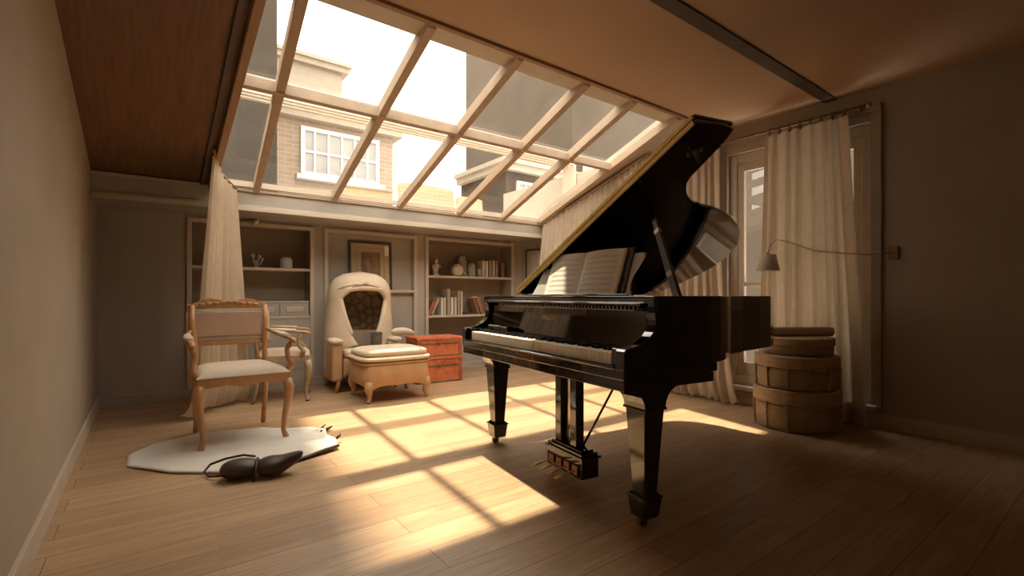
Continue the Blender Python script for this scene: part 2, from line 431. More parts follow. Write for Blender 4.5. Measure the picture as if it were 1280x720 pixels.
# ------------------------------------------------------------------ curtains
def curtain(name, label, top, bot, n, amp, zpud=0.0, group=None, seed=0, flare=1.0):
    rnd = random.Random(seed); ph = [rnd.uniform(-.5, .5) for _ in range(n + 3)]
    def path(P, s):
        k = s * (len(P) - 1); i = min(int(k), len(P) - 2); return Vector(P[i]).lerp(Vector(P[i + 1]), k - i)
    def fn(s, t):
        p = path(top, s).lerp(path(bot, s), t ** flare); p.z = lerp(path(top, s).z, path(bot, s).z, t)
        a, b = path(top, max(0, s - .02)), path(top, min(1, s + .02)); d = (b - a); d.z = 0; d.normalize()
        nr = Vector((-d.y, d.x, 0))
        ii = s * n; i0 = int(ii); f = ii - i0; pp = ph[i0] * (1 - f) + ph[i0 + 1] * f
        w = sin(2 * pi * (ii + pp * .5)) + .28 * sin(4 * pi * ii + 5 * pp)
        am = amp * (.45 + .55 * min(1, t * 1.6)) * (1 + .35 * pp)
        q = p + nr * (w * am) + d * (cos(2 * pi * ii) * am * .25)
        if t > .93 and zpud:
            k = (t - .93) / .07; q += nr * zpud * k * (1 + .5 * sin(9 * ii)); q.z = p.z * (1 - k) + (.012 + .02 * (1 + sin(2 * pi * ii * 1.3))) * k if k > 0 else p.z
        return q
    mb = MB(); mb.grid(fn, n * 12, 36)
    o = mb.build(name, 'curtain', smooth=True)
    return o
def hang(label, cat, parts, rod=None, group=None):
    pass
# right wall: pair on a rod
rr = thing('window_curtain', 'long linen curtain left of the tall window, behind the open piano lid', 'curtain', (0, 0, 0))
curtain('curtain_cloth', '', [(XR - .10, 3.10, 2.40), (XR - .10, 2.47, 2.40)], [(XR - .17, 3.14, .02), (XR - .22, 2.24, .02)], 8, .030, .05, seed=3, flare=2.6).parent = rr
for i in range(8): y = 2.49 + .075 * i; MB().box(XR - .11, XR - .08, y - .008, y + .008, 2.39, 2.455).build('curtain_hook', 'brownmetal', rr)
r2 = thing('window_curtain', 'long linen curtain right of the tall window, behind the stacked baskets', 'curtain', (0, 0, 0))
curtain('curtain_cloth', '', [(XR - .10, 2.05, 2.40), (XR - .10, 1.42, 2.40)], [(XR - .075, 2.12, .02), (XR - .075, 1.30, .02)], 7, .032, .0, seed=8).parent = r2
for i in range(8): y = 1.45 + .08 * i; MB().box(XR - .11, XR - .08, y - .008, y + .008, 2.39, 2.455).build('curtain_hook', 'brownmetal', r2)
rod = thing('curtain_rod', 'dark slim curtain rod over the tall window on the right wall', 'curtain rod', (XR - .095, 0, 2.44))
MB().tube([(0, 1.30, 0), (0, 3.2, 0)], .011, 10).build('rod', 'brownmetal', rod, smooth=True)
for y in (1.36, 3.16): MB().box(-.012, .095, y - .012, y + .012, -.014, .014).build('bracket', 'brownmetal', rod)
for y in (1.29, 3.21): MB().ball((0, y, 0), .02).build('finial', 'brownmetal', rod, smooth=True)
# gable curtain following the slope
g = thing('gable_curtain', 'wide pleated linen curtain with a sloping top on the right wall beneath the skylight edge', 'curtain', (0, 0, 0))
zg = lambda y: zs(y) - .035
curtain('curtain_cloth', '', [(4.28, 5.00, zg(5.0) - .02), (4.03, 3.10, zg(3.1) - .02)], [(4.28, 5.30, .015), (4.08, 3.18, .015)], 20, .030, .06, seed=5).parent = g
MB().tube([(4.28, 5.0, zg(5.0)), (4.03, 3.08, zg(3.08))], .012, 8).build('slanted_rail', 'trim', g, smooth=True)
for y in (4.6, 3.7): MB().box(4.02 + .13 * (y - 3.0), XR, y - .012, y + .012, zg(y) - .012, zg(y) + .012).build('bracket', 'trim', g)
# left curtain
g = thing('side_curtain', 'tall linen curtain hanging at the far left beside the shelves', 'curtain', (0, 0, 0))
curtain('curtain_cloth', '', [(.415, 4.40, zs(4.40) - .05), (.50, 4.75, zs(4.75) - .05), (.63, 5.00, zs(5.0) - .05)], [(.30, 4.60, .02), (.46, 4.95, .02), (.74, 5.14, .02)], 6, .035, .05, seed=11).parent = g
MB().tube([(.405, 4.35, zs(4.35) - .035), (.50, 4.75, zs(4.75) - .035), (.64, 5.01, zs(5.01) - .035)], .012, 8).build('slanted_rail', 'edge_wood', g, smooth=True)

# ------------------------------------------------------------------ built-in shelving
def unit(name, label, x0, x1, shelves, zb, kind='open', inner='shelfin'):
    t = thing(name, label, 'bookcase' if kind == 'open' else 'wall panel', ((x0 + x1) / 2, YB, 0))
    a, b = x0 - (x0 + x1) / 2, x1 - (x0 + x1) / 2; w = .042
    mb = MB()
    mb.box(a, a + w, -.03, .0, .10, 1.765); mb.box(b - w, b, -.03, .0, .10, 1.765); mb.box(a + w, b - w, -.03, 0, 1.765 - w, 1.765)
    mb.build('face_frame', 'trim', t, bevel=.004)
    if kind == 'open':
        mb = MB(); mb.box(a + .005, a + .025, .001, .30, zb, 1.745); mb.box(b - .025, b - .005, .001, .30, zb, 1.745)
        mb.box(a + .025, b - .025, .28, .30, zb, 1.745); mb.box(a + .025, b - .025, .001, .28, 1.725, 1.745)
        mb.build('carcass', inner, t)
        for z in shelves:
            MB().box(a + .026, b - .026, -.012, .279, z - .028, z).build('shelf', 'trim', t, bevel=.003)
    return t, a, b
u1, a, b = unit('built_in_bookcase', 'built-in bookcase at left with a pale pot, behind the carved chairs', .30, 1.48, [1.30, .785], .70)
mb = MB(); mb.box(a + .042, b - .042, -.005, .02, .10, .756); mb.build('base_panel', 'wall_back', u1)
mb = MB(); mb.box(a + .12, b - .12, -.014, -.004, .20, .66); mb.build('raised_panel', 'wall_back', u1, bevel=.006)
for xa, xb in ((a + .55, a + .83), (a + .835, b - .05)):
    d = MB().box(xa, xb, .0, .22, .787, .925).build('drawer_box', 'wall_back', u1, bevel=.004)
    mb = MB(); mb.box(xa + .06, xb - .06, -.008, .0, .825, .885); mb.build('label_frame', 'trim', d, bevel=.004)
MB().box(a + .5, b - .05, -.005, .22, .927, .945).build('shelf', 'trim', u1, bevel=.003)
# middle panel
u2, a2, b2 = unit('wall_niche', 'painted wall panel with a ledge carrying the framed print, behind the hooded armchair', 1.59, 2.73, [], .1, 'panel')
MB().box(a2 + .042, b2 - .042, .06, .08, .10, 1.723).build('panel_back', 'wall_back', u2)
mb = MB(); mb.box(a2 + .004, a2 + .042, .001, .08, .10, 1.76); mb.box(b2 - .042, b2 - .004, .001, .08, .10, 1.76); mb.box(a2 + .042, b2 - .042, .001, .059, 1.723, 1.76)
mb.build('reveal', 'wall_back', u2)
MB().box(a2 + .042, b2 - .042, -.03, .06, 1.04, 1.075).build('ledge', 'trim', u2, bevel=.004)
MB().box(a2 + .042, b2 - .042, .03, .059, .10, 1.04).build('lower_panel', 'wall_back', u2)
u3, a3, b3 = unit('built_in_bookcase', 'built-in bookcase at right, filled with books, jars and a figurine', 2.85, 4.28, [1.268, .745], .40)
MB().box(a3 + .042, b3 - .042, -.005, .27, .10, .42).build('base_panel', 'wall_back', u3)

# things on the shelves -------------------------------------------------------
PX = lambda x, Y: Y * tan(radians(37) + atan((x - 640) / 604))
def book(x, w, h, m, label, z, y=5.70, dpt=.17, lean=0, group='books on the right bookcase'):
    t = thing('book', label, 'book', (x, y, z), 0, group)
    t.rotation_euler = (0, lean, 0)
    mb = MB(); mb.box(0, w, 0, .004, 0, h); mb.box(0, .004, .004, dpt, 0, h); mb.box(w - .004, w, .004, dpt, 0, h)
    mb.build('cover', m, t, bevel=.0015)
    MB().box(.0045, w - .0045, .0045, dpt - .006, .004, h - .005).build('pages', 'paper', t)
    return t
z1 = 1.268
for (xp, w, h, m, l) in [(603, .042, .235, 'b_cream', 'cream book, leftmost in the row on the upper right shelf'), (607.5, .036, .225, 'b_white', 'off-white book, second from left in the upper right shelf row'),
                         (612, .034, .23, 'b_tan', 'tan book in the middle of the upper right shelf row'), (616, .038, .245, 'b_cream', 'tallest cream book in the upper right shelf row'),
                         (620, .034, .24, 'b_tan', 'light brown book next to the gap in the upper right shelf row'), (626.5, .06, .215, 'b_brown', 'thick reddish brown book at the right end of the upper right shelf')]:
    book(PX(xp, 5.70), w, h, M_[m], l, z1)
z2 = .745
for (xp, w, h, m, l) in [(551.5, .032, .235, 'b_white', 'short white book beside the leaning rust books on the middle right shelf'), (555, .030, .235, 'b_cream', 'short cream book, second upright one on the middle right shelf'),
                         (559.3, .045, .35, 'b_tan', 'tallest tan book on the middle right shelf'), (564, .034, .235, 'b_white', 'white book just right of the tallest tan book'),
                         (568.2, .034, .24, 'b_cream', 'cream book left of the two tall books on the middle right shelf'), (572.4, .033, .33, 'b_tan', 'tall light brown book in the middle right shelf row'),
                         (576.2, .026, .32, 'b_cream', 'tall slim cream book, last upright one on the middle right shelf')]:
    book(PX(xp, 5.70), w, h, M_[m], l, z2)
book(2.915, .035, .20, M_['b_rust'], 'rust red book leaning at the left end of the middle right shelf', z2 + .035 * sin(radians(25)), lean=radians(25))
book(2.965, .035, .235, M_['b_tan'], 'tan book leaning to the right against the white books on the middle shelf', z2 + .035 * sin(radians(25)), lean=radians(25))
bx = book(3.475, .15, .035, M_['b_dark'], 'dark book lying flat on the middle right shelf', z2)
def leanleft(x, w, h, m, l, a):
    t = book(0, w, h, M_[m], l, z2); t.rotation_euler = (0, -a, 0); t.location = (x, 5.70, z2 + .0005)
leanleft(3.70, .035, .24, 'b_brown', 'dark brown book leaning left on the middle right shelf', radians(20))
leanleft(3.755, .05, .25, 'b_rust', 'reddish tan book leaning left behind the piano end on the middle right shelf', radians(20))
o = tag(MB().ball((0, 0, 0), .05).build('orange_ball', 'orange', loc=(2.99, 5.86, z2 + .265), smooth=True), 'small orange ball resting on top of the leaning rust books', 'ball')
o.location = (3.0, 5.90, z2 + .05)
def figurine(x, y, z, s, label, m='stone'):
    t = thing('figurine', label, 'figurine', (x, y, z))
    MB().lathe([(.045 * s, 0), (.05 * s, .01 * s), (.03 * s, .02 * s)], n=14).build('base', m, t, smooth=True)
    MB().tube([(0, 0, .015 * s), (-.006 * s, 0, .06 * s), (.01 * s, 0, .11 * s), (0, 0, .15 * s)], [.036 * s, .03 * s, .034 * s, .014 * s], 12).build('torso', m, t, smooth=True)
    MB().ball((.004 * s, -.004 * s, .172 * s), (.022 * s, .023 * s, .028 * s)).build('head', m, t, smooth=True)
    MB().tube([(.03 * s, 0, .125 * s), (.05 * s, -.02 * s, .10 * s), (.03 * s, -.035 * s, .13 * s)], [.012 * s, .011 * s, .009 * s], 8).build('arm', m, t, smooth=True)
    MB().tube([(-.025 * s, 0, .125 * s), (-.04 * s, -.015 * s, .08 * s), (-.015 * s, -.03 * s, .06 * s)], [.012 * s, .011 * s, .009 * s], 8).build('arm', m, t, smooth=True)
figurine(PX(544.5, 5.74), 5.74, z1, 1.15, 'pale stone figurine of a seated figure on the upper right shelf')
def jar(x, y, z, r, h, label, m, lid=True):
    t = thing('jar', label, 'jar', (x, y, z))
    MB().lathe([(r * .85, 0), (r, .01), (r, h * .78), (r * .72, h * .9), (r * .72, h)], n=24).build('body', m, t, smooth=True, bevel=.002)
    if lid:
        MB().lathe([(r * .78, h), (r * .80, h + .008), (r * .5, h + .022), (r * .18, h + .028), (r * .2, h + .04), (.002, h + .048)], n=20).build('lid', m, t, smooth=True)
jar(PX(577.5, 5.83), 5.83, z1, .068, .27, 'tall pale lidded jar behind the round stone vase', 'jar')
jar(PX(589.5, 5.74), 5.74, z1, .058, .19, 'medium speckled jar on the upper right shelf', 'jar', False)
jar(PX(598.5, 5.74), 5.74, z1, .034, .12, 'smallest jar, beside the cream books', 'jar', False)
t = thing('round_vase', 'round cream stone vase in front of the tall jar', 'vase', (PX(571.5, 5.70), 5.70, z1))
MB().lathe([(.035, 0), (.062, .02), (.085, .07), (.078, .12), (.045, .15), (.03, .155), (.032, .165)], n=20, rib=.04, ribs=7).build('body', 'stone', t, smooth=True)
for k in range(5): MB().tube([(.0, 0, .15), (.05 * cos(k * 1.3), .05 * sin(k * 1.3) - .02, .15), (.09 * cos(k * 1.3), .06 * sin(k * 1.3) - .0, .09)], [.007, .009, .003], 6).build('leaf', 'stone', t, smooth=True)
t = thing('coral_piece', 'knobbly cream coral piece right of the round vase', 'ornament', (PX(580.5, 5.69), 5.69, z1))
mb = MB()
for k in range(7): mb.ball((.028 * cos(k * 2.1), .015 * sin(k * 2.1), .02 + .012 * (k % 3)), .02, 8, 6)
mb.build('coral', 'stone', t, smooth=True)
# left shelf items
t = thing('branch_ornament', 'small pale branching ornament on the left bookcase', 'ornament', (PX(320, 5.72), 5.72, 1.30))
MB().lathe([(.03, 0), (.032, .008), (.012, .014)], n=12).build('base', 'ceramic', t, smooth=True)
for dx, h, rr_ in ((-.03, .13, .022), (.03, .12, .02), (.0, .07, .014), (.06, .09, .015)):
    MB().tube([(0, 0, .01), (dx * .8, 0, h * .5), (dx, 0, h)], .006, 6).build('stem', 'ceramic', t, smooth=True)
    MB().ball((dx, 0, h), rr_, 8, 6).build('bloom', 'ceramic', t, smooth=True)
jar(PX(357.5, 5.74), 5.74, 1.30, .065, .125, 'round light grey pot alone on the left bookcase', 'ceramic', False)
# framed print on the ledge
fx0, fx1, fz0, fz1 = PX(436, 5.67), PX(490, 5.67), 1.078, 1.66
w, h = fx1 - fx0, fz1 - fz0
t = thing('framed_print', 'dark framed sepia print leaning on the wall ledge above the armchair', 'picture', (fx0, 5.655, fz0)); t.rotation_euler = (radians(-3), 0, 0)
mb = MB()
for bx_ in ((0, .03, 0, h), (w - .03, w, 0, h), (.03, w - .03, 0, .03), (.03, w - .03, h - .03, h)): mb.box(bx_[0], bx_[1], 0, .025, bx_[2], bx_[3])
mb.build('frame', 'darkframe', t, bevel=.003)
MB().box(.03, w - .03, .012, .022, .03, h - .03).build('mat_board', 'matboard', t)
mb = MB(); [mb.box(*q) for q in ((.09, .10, .008, .0115, .09, h - .08), (w - .10, w - .09, .008, .0115, .09, h - .08), (.10, w - .10, .008, .0115, .09, .10), (.10, w - .10, .008, .0115, h - .09, h - .08))]
mb.build('inner_border', 'palewood', t)
MB().box(.15, w - .15, .009, .0118, .14, h - .13).build('print', 'print', t)
MB().box(w - .09, w - .035, .007, .0085, h - .17, h - .05).build('paper_slip', 'paper', t)
# dark framed board near the corner on the right wall
t = thing('framed_board', 'narrow dark framed grey board on the right wall by the corner', 'picture', (XR - .002, 5.50, 1.03))
mb = MB(); [mb.box(-.025, 0, *q) for q in ((0, .02, 0, .64), (-.32, -.30, 0, .64), (-.30, 0, 0, .02), (-.30, 0, .62, .64))]
mb.build('frame', 'darkframe', t, bevel=.002)
MB().box(-.012, -.002, -.30, 0, .02, .62).build('panel', 'wall_back', t)
# dried bundles under the beam
def bundle(x, y, z, label, s=1):
    t = thing('dried_bundle', label, 'dried flowers', (x, y, z))
    MB().lathe([(.004, .04), (.012, .04), (.012, .045)], n=8).build('hook', 'brownmetal', t)
    mb = MB()
    for k in range(9):
        a = k * 2.4; mb.ball((.045 * s + .018 * cos(a), .016 * sin(a), .012 + .016 * cos(a * 1.7)), .018 * s, 8, 6)
    mb.build('flower_head', 'stone', t, smooth=True)
    mb = MB()
    for k in range(6): mb.tube([(.02, .003 * k - .008, .01), (-.03 * s, .004 * k - .01, .005 + .003 * (k % 3)), (-.08 * s, .008 * k - .02, .0 + .006 * (k % 2))], .004, 5)
    mb.build('stem', 'palewood', t, smooth=True)
    return t
bundle(PX(315, 5.5), 5.60, 1.755, 'dried flower bundle hanging under the beam above the left bookcase')
bundle(PX(641, 5.5), 5.60, 1.755, 'dried flower bundle hanging under the beam in the far right corner', .9)

# ------------------------------------------------------------------ grand piano
PO = (1.503, 1.2587, 0); PR = radians(-7.41)
piano = thing('grand_piano', 'glossy black grand piano with its lid propped open', 'piano', PO, PR)
VS = 1.58
plan = [(.18, 0), (.40, 0), (.52, .0), (.60, .012), (.68, .045), (.76, .095), (.88, .165), (1.05, .215), (1.25, .250), (1.42, .292), (1.56, .36), (1.68, .45), (1.79, .58), (1.87, .74), (1.91, .92), (1.92, 1.10), (1.90, 1.26), (1.85, 1.42), (1.76, 1.53), (1.64, VS), (1.2, VS), (.18, VS)]
def offset(poly, d):
    out = []
    n = len(poly)
    for i, p in enumerate(poly):
        a = Vector(poly[max(0, i - 1)]); b = Vector(poly[min(n - 1, i + 1)]); t_ = (b - a).normalized(); out.append((p[0] - t_.y * d, p[1] + t_.x * d))
    return out
inner = offset(plan, .045)
def ring(z0, z1, o, i, m, name):
    n = len(o); vs = []
    for z in (z0, z1):
        vs += [(x, y, z) for x, y in o] + [(x, y, z) for x, y in i]
    fs = []
    for k in range(n - 1):
        fs += [(k, k + 1, 2 * n + k + 1, 2 * n + k), (n + k, 3 * n + k, 3 * n + k + 1, n + k + 1), (k, n + k, n + k + 1, k + 1), (2 * n + k, 2 * n + k + 1, 3 * n + k + 1, 3 * n + k)]
    fs += [(0, 2 * n, 3 * n, n), (n - 1, 2 * n - 1, 4 * n - 1, 3 * n - 1)]
    return MB().add(vs, fs).build(name, m, piano, bevel=.003)
ring(.70, 1.0, plan, inner, 'lacquer', 'rim')
# cheeks
arm = [(0, .70), (0, .775), (.012, .786), (.05, .792), (.085, .80), (.116, .814), (.145, .832), (.164, .852), (.174, .878), (.176, .90), (.17, .93), (.163, .955), (.163, 1.0), (.181, 1.0), (.181, .70)]
for y0 in (0, VS - .055):
    MB().prism(arm, XZ, y0, y0 + .055).build('cheek', 'lacquer', piano, bevel=.004)
for y0 in (.055, VS - .085):
    MB().prism([(.150, .935), (.158, .945), (.140, .955), (.138, .968), (.181, .968), (.181, .935)], XZ, y0, y0 + .03).build('cheek_bracket', 'lacquer', piano, bevel=.002)
MB().box(0, .56, 0, VS, .662, .70).build('keybed', 'lacquer', piano, bevel=.003)
MB().box(.004, .54, .004, VS - .004, .616, .660).build('keybed_moulding', 'lacquer', piano, bevel=.003)
# underside belly beams
mb = MB(); belly = offset(plan, .16)[3:-2]; mb.prism([(.56, .16)] + belly + [(.56, VS - .16)], XY, .655, .70)
mb.build('belly_frame', 'lacquer_satin', piano)
MB().box(-.004, .02, .058, VS - .058, .70, .710).build('key_slip', 'lacquer', piano, bevel=.005)
MB().box(.02, .18, .057, VS - .057, .70, .711).build('key_frame', 'lacquer_satin', piano)
for y0, y1 in ((.058, .10), (1.482, VS - .058)):
    MB().box(.022, .16, y0, y1, .712, .785).build('key_block', 'lacquer', piano, bevel=.006)
# keys
NW = 52; ky0, ky1 = .102, 1.480; pit = (ky1 - ky0) / NW
wk0 = MB().box(0, .145, .0007, pit - .0007, .713, .764).build('white_key', 'ivory', piano, bevel=.0012)
wk0.location = (.024, ky0, 0)
for i in range(1, NW):
    c = wk0.copy(); COL.objects.link(c); c.parent = piano; c.location = (.024, ky0 + i * pit, 0)
# treble is at y=0: key index counts from treble; C at the treble end
pat = [0, 1, 1, 1, 0, 1, 1]      # from treble C downwards: gap before B? (C-B none, B-A, A-G, G-F black, F-E none, E-D, D-C)
bk0 = None
for i in range(1, NW):
    if pat[(i - 1) % 7] == 0 and True: continue
    if bk0 is None:
        bk0 = MB().prism([(-.0062, .7645), (.0062, .7645), (.0048, .7795), (-.0048, .7795)], lambda p, q, h: (h, p, q), 0, .098).build('black_key', 'ebony', piano, bevel=.0012); c = bk0
    else: c = bk0.copy(); COL.objects.link(c); c.parent = piano
    c.location = (.072, ky0 + i * pit, 0)
MB().box(.166, .171, .10, 1.48, .764, .772).build('key_felt', 'b_cream', piano)
# small black rest block at the bass end
MB().prism([(.11, .778), (.172, .778), (.172, .805), (.16, .812), (.12, .812), (.11, .805)], XZ, 1.16, 1.42).build('fallboard_end_block', 'lacquer', piano, bevel=.006)
# fallboard and boards above
MB().prism([(.172, .774), (.180, .774), (.215, .90), (.215, .955), (.195, .955), (.195, .90)], XZ, .058, VS - .058).build('fallboard', 'lacquer', piano, bevel=.002)
MB().box(.181, .215, .056, VS - .056, .70, .772).build('key_backrail', 'lacquer_satin', piano)
MB().box(.145, .215, .057, VS - .057, .957, .969).build('name_rail', 'lacquer', piano, bevel=.004)
MB().box(.162, .19, .0575, VS - .0575, .969, .974).build('hinge_strip', 'silver', piano, bevel=.001)
mb = MB(); [mb.box(.172, .182, y, y + .006, .941, .953) for y in [.10 + .026 * i for i in range(50)]]
mb.build('hinge_pin_row', 'silver', piano)
MB().box(.150, .19, .10, 1.25, .936, .9405).build('lower_hinge_strip', 'silver', piano, bevel=.001)
MB().box(.168, .20, .056, VS - .056, .974, .9995).build('front_board', 'lacquer', piano, bevel=.002)
MB().box(.1655, .169, .056, VS - .056, .983, .9855).build('front_bead', 'silver', piano)
MB().box(.20, .47, .05, VS - .05, .985, .9985).build('music_shelf', 'lacquer', piano, bevel=.002)
# lettering on the fallboard
tx = bpy.data.curves.new('lettering', 'FONT'); tx.body = 'HRAUOT'; tx.size = .036; tx.extrude = .0006; tx.space_character = 1.25; tx.align_x = 'CENTER'
to = bpy.data.objects.new('tmp', tx); COL.objects.link(to); bpy.context.view_layer.update()
me = bpy.data.meshes.new_from_object(to); COL.objects.unlink(to); bpy.data.objects.remove(to)
me.materials.clear(); me.materials.append(M_['goldleaf'])
lt = bpy.data.objects.new('fallboard_lettering', me); COL.objects.link(lt); lt.parent = piano
tilt = math.atan2(.035 - .02, .126)   # front face runs (.172,.774)->(.195,.90)
lt.rotation_euler = (radians(90) - atan(.023 / .126), 0, radians(-90)); lt.location = (.1885, .80, .866)
lt['label'] = 'gold lettering'
# inside: plate, soundboard, strings
inn = offset(plan, .05)
MB().prism([(.47, .05)] + [p for p in inn[3:-3]] + [(.47, VS - .05)], XY, .905, .915).build('cast_plate', 'bronze', piano)
mb = MB()
for i in range(60):
    y = .16 + i * .022; xe = .95 + min(.85, max(0, (y - .1)) * 1.1)
    mb.bar((.52, y, .935), (min(xe, 1.8), y, .935), .0012, .0012)
mb.build('string_set', 'silver', piano)['kind'] = 'stuff'
# lid
TH = atan(.484); ct, st = cos(TH), sin(TH)
def lidpt(u, v, nrm):      # v = horizontal position as fitted; nrm = height over lid underside
    s_ = (VS - v) / ct
    return (u, VS - s_ * ct + nrm * st, 1.003 + s_ * st + nrm * ct)
lidpoly = [(.43, VS - .01), (.43, .004), (.60, -.012), (.668, -.004), (.69, .05), (.705, .11), (.718, .18), (.728, .24), (.737, .30), (.762, .345), (.806, .385), (.86, .423), (.915, .45), (.985, .473), (1.06, .487), (1.18, .498), (1.294, .516), (1.43, .553), (1.564, .612), (1.66, .665), (1.73, .715), (1.83, .80), (1.90, .90), (1.945, 1.01), (1.958, 1.12), (1.94, 1.22), (1.902, 1.307), (1.87, 1.40), (1.80, 1.50), (1.70, VS - .01)]
lid = MB().prism(lidpoly, lidpt, 0, .02).build('lid', 'lacquer', piano, bevel=.002)
flap = MB().prism([(.43, VS - .01), (.43, .0), (.672, -.012), (.672, VS - .01)], lidpt, .026, .044).build('folded_front_lid', 'lacquer', piano, bevel=.003)
h1 = MB().prism([(.418, VS - .02), (.418, .015), (.4295, .015), (.4295, VS - .02)], lidpt, -.004, .018).build('lid_hinge', 'gold', piano, bevel=.002)
h2 = MB().prism([(.420, VS - .02), (.420, .01), (.4295, .01), (.4295, VS - .02)], lidpt, .026, .046).build('lid_hinge', 'gold', piano, bevel=.002)
mb = MB()
c0 = Vector(lidpt(.56, .12, -.02))
for k in range(3): mb.ball(tuple(Vector(lidpt(.55 + .02 * k, .16 - .02 * k, -.014))), .012, 10, 8)
mb.build('lid_catch', 'brownmetal', piano, smooth=True)
# prop
def solve_lid(px, py):
    r = (px - 640) / 604; q = (370 - py) / 604; t_ = .484
    a1 = .87 - .494 * r; b1 = -.494 - .87 * r; c1 = 1.91 * r - .443
    a2 = q * .494; b2 = q * .87 + t_; c2 = t_ * VS - 1.91 * q
    D = a1 * b2 - a2 * b1; return (c1 * b2 - c2 * b1) / D, (a1 * c2 - a2 * c1) / D
pu, pv = .60, .52
pt = lidpt(pu, pv, -.004)
PT = (.845, .72)
top = Vector(lidpt(*solve_lid(808, 243), -.004)); bot = Vector((.40, .075, .965))
d = top - bot
prop = MB(); prop.bar(bot, bot + d * .62, .040, .020, (1, 0, 0), .034, .018); prop.bar(bot + d * .60, top, .032, .014, (1, 0, 0), .012, .010)
prop.build('lid_prop', 'lacquer', piano, bevel=.002)
MB().bar(bot + d * .60, bot + d * .64, .036, .022, (1, 0, 0)).build('prop_ferrule', 'silver', piano, bevel=.002)
# music desk
DU, LN = .395, .34          # foot position, lean (run per rise)
dk = lambda v, h, w: (DU + h * LN + w, v, .9995 + h)
dpoly = [(1.337, 0), (1.315, .03), (1.295, .07), (1.28, .12), (1.268, .165), (1.25, .178), (1.19, .182), (1.14, .20), (1.05, .225), (.36, .225), (.345, .215), (.345, .19), (.362, .15), (.385, .11), (.395, .07), (.388, .03), (.37, 0)]
MB().prism(dpoly, dk, 0, .012).build('music_desk', 'lacquer', piano, bevel=.002)
dq = [(v - .008 if v > .9 else v + .008, max(.003, h - .004)) for v, h in dpoly]
MB().prism(dq, dk, -.0025, -.0003).build('desk_face', 'greypanel', piano)
MB().box(DU - .045, DU - .033, .36, 1.30, .9988, 1.010).build('desk_lip', 'lacquer', piano, bevel=.002)
# legs
def leg(u, v, ztop, big=True):
    mb = MB()
    L = [(.0, .0)]
    def fr(z0, z1, a0, a1, b0=None, b1=None):
        b0 = a0 if b0 is None else b0; b1 = a1 if b1 is None else b1
        mb.add([(-a0, -b0, z0), (a0, -b0, z0), (a0, b0, z0), (-a0, b0, z0), (-a1, -b1, z1), (a1, -b1, z1), (a1, b1, z1), (-a1, b1, z1)], [(0, 3, 2, 1), (4, 5, 6, 7), (0, 1, 5, 4), (1, 2, 6, 5), (2, 3, 7, 6), (3, 0, 4, 7)])
    fr(.045, .130, .042, .052); fr(.130, .138, .056, .056); fr(.138, .150, .050, .040)
    fr(.150, .520, .036, .058)
    o = mb.build('leg', 'lacquer', piano, bevel=.0025, loc=(u, v, 0))
    m2 = MB()
    # scroll capital flaring towards the case
    pr = [(-.06, .520), (.06, .520), (.064, .545), (.078, .572), (.10, .594), (.13, .607), (.16, .612), (.16, ztop), (-.16, ztop), (-.16, .612), (-.13, .607), (-.10, .594), (-.078, .572), (-.064, .545)]
    m2.prism(pr, XZ, -.065, .065)
    k = m2.build('leg_capital', 'lacquer', o, bevel=.003)
    m3 = MB(); m3.box(-.064, .064, -.069, .069, .512, .522); m3.build('leg_collar', 'lacquer', o, bevel=.002)
    c = MB(); c.tube([(-.016, -.012, .022), (-.016, .012, .022)], .022, 16)
    c.build('caster_wheel', 'brownmetal', o, smooth=False, bevel=.002)
    c = MB(); c.tube([(0, 0, .03), (0, 0, .047)], .009, 8); c.bar((0, 0, .034), (-.016, 0, .022), .03, .006)
    c.build('caster_fork', 'brownmetal', o)
    return o
leg(.216, .105, .618); leg(.214, VS - .105, .618); leg(1.50, 1.37, .656)
# pedal lyre
ly = (.262, .71)
mb = MB(); mb.box(.215, .325, .545, .865, .048, .150); mb.box(.205, .335, .533, .877, .150, .163); mb.box(.215, .325, .55, .86, .163, .178); mb.box(.228, .312, .57, .84, .178, .188)
lyre = mb.build('pedal_box', 'lacquer', piano, bevel=.003)
for v in (.66, .80):
    MB().box(.243, .297, v - .027, v + .027, .186, .620).build('lyre_post', 'lacquer', piano, bevel=.003)
for v in (.723, .738):
    MB().tube([(.27, v, .186), (.27, v, .62)], .0035, 8).build('pedal_rod', 'gold', piano, smooth=True)
MB().tube([(.265, .725, .19), (.262, .735, .25), (.268, .722, .29)], .005, 6).build('rod_cord', 'leather', piano)
MB().tube([(.30, .655, .175), (.60, .60, .66)], .007, 8).build('lyre_brace', 'lacquer', piano, smooth=True)
for v in (.60, .672, .744, .816):
    p = MB(); p.tube([(.235, v, .085), (.20, v, .083), (.16, v, .080), (.115, v, .072), (.085, v, .066)], [.010, .010, .012, .016, .012], 12, fl=.32)
    q = p.build('pedal', 'gold', piano, smooth=True)
    MB().box(.206, .214, v - .022, v + .022, .065, .11).build('pedal_plate', 'chairwood', piano)

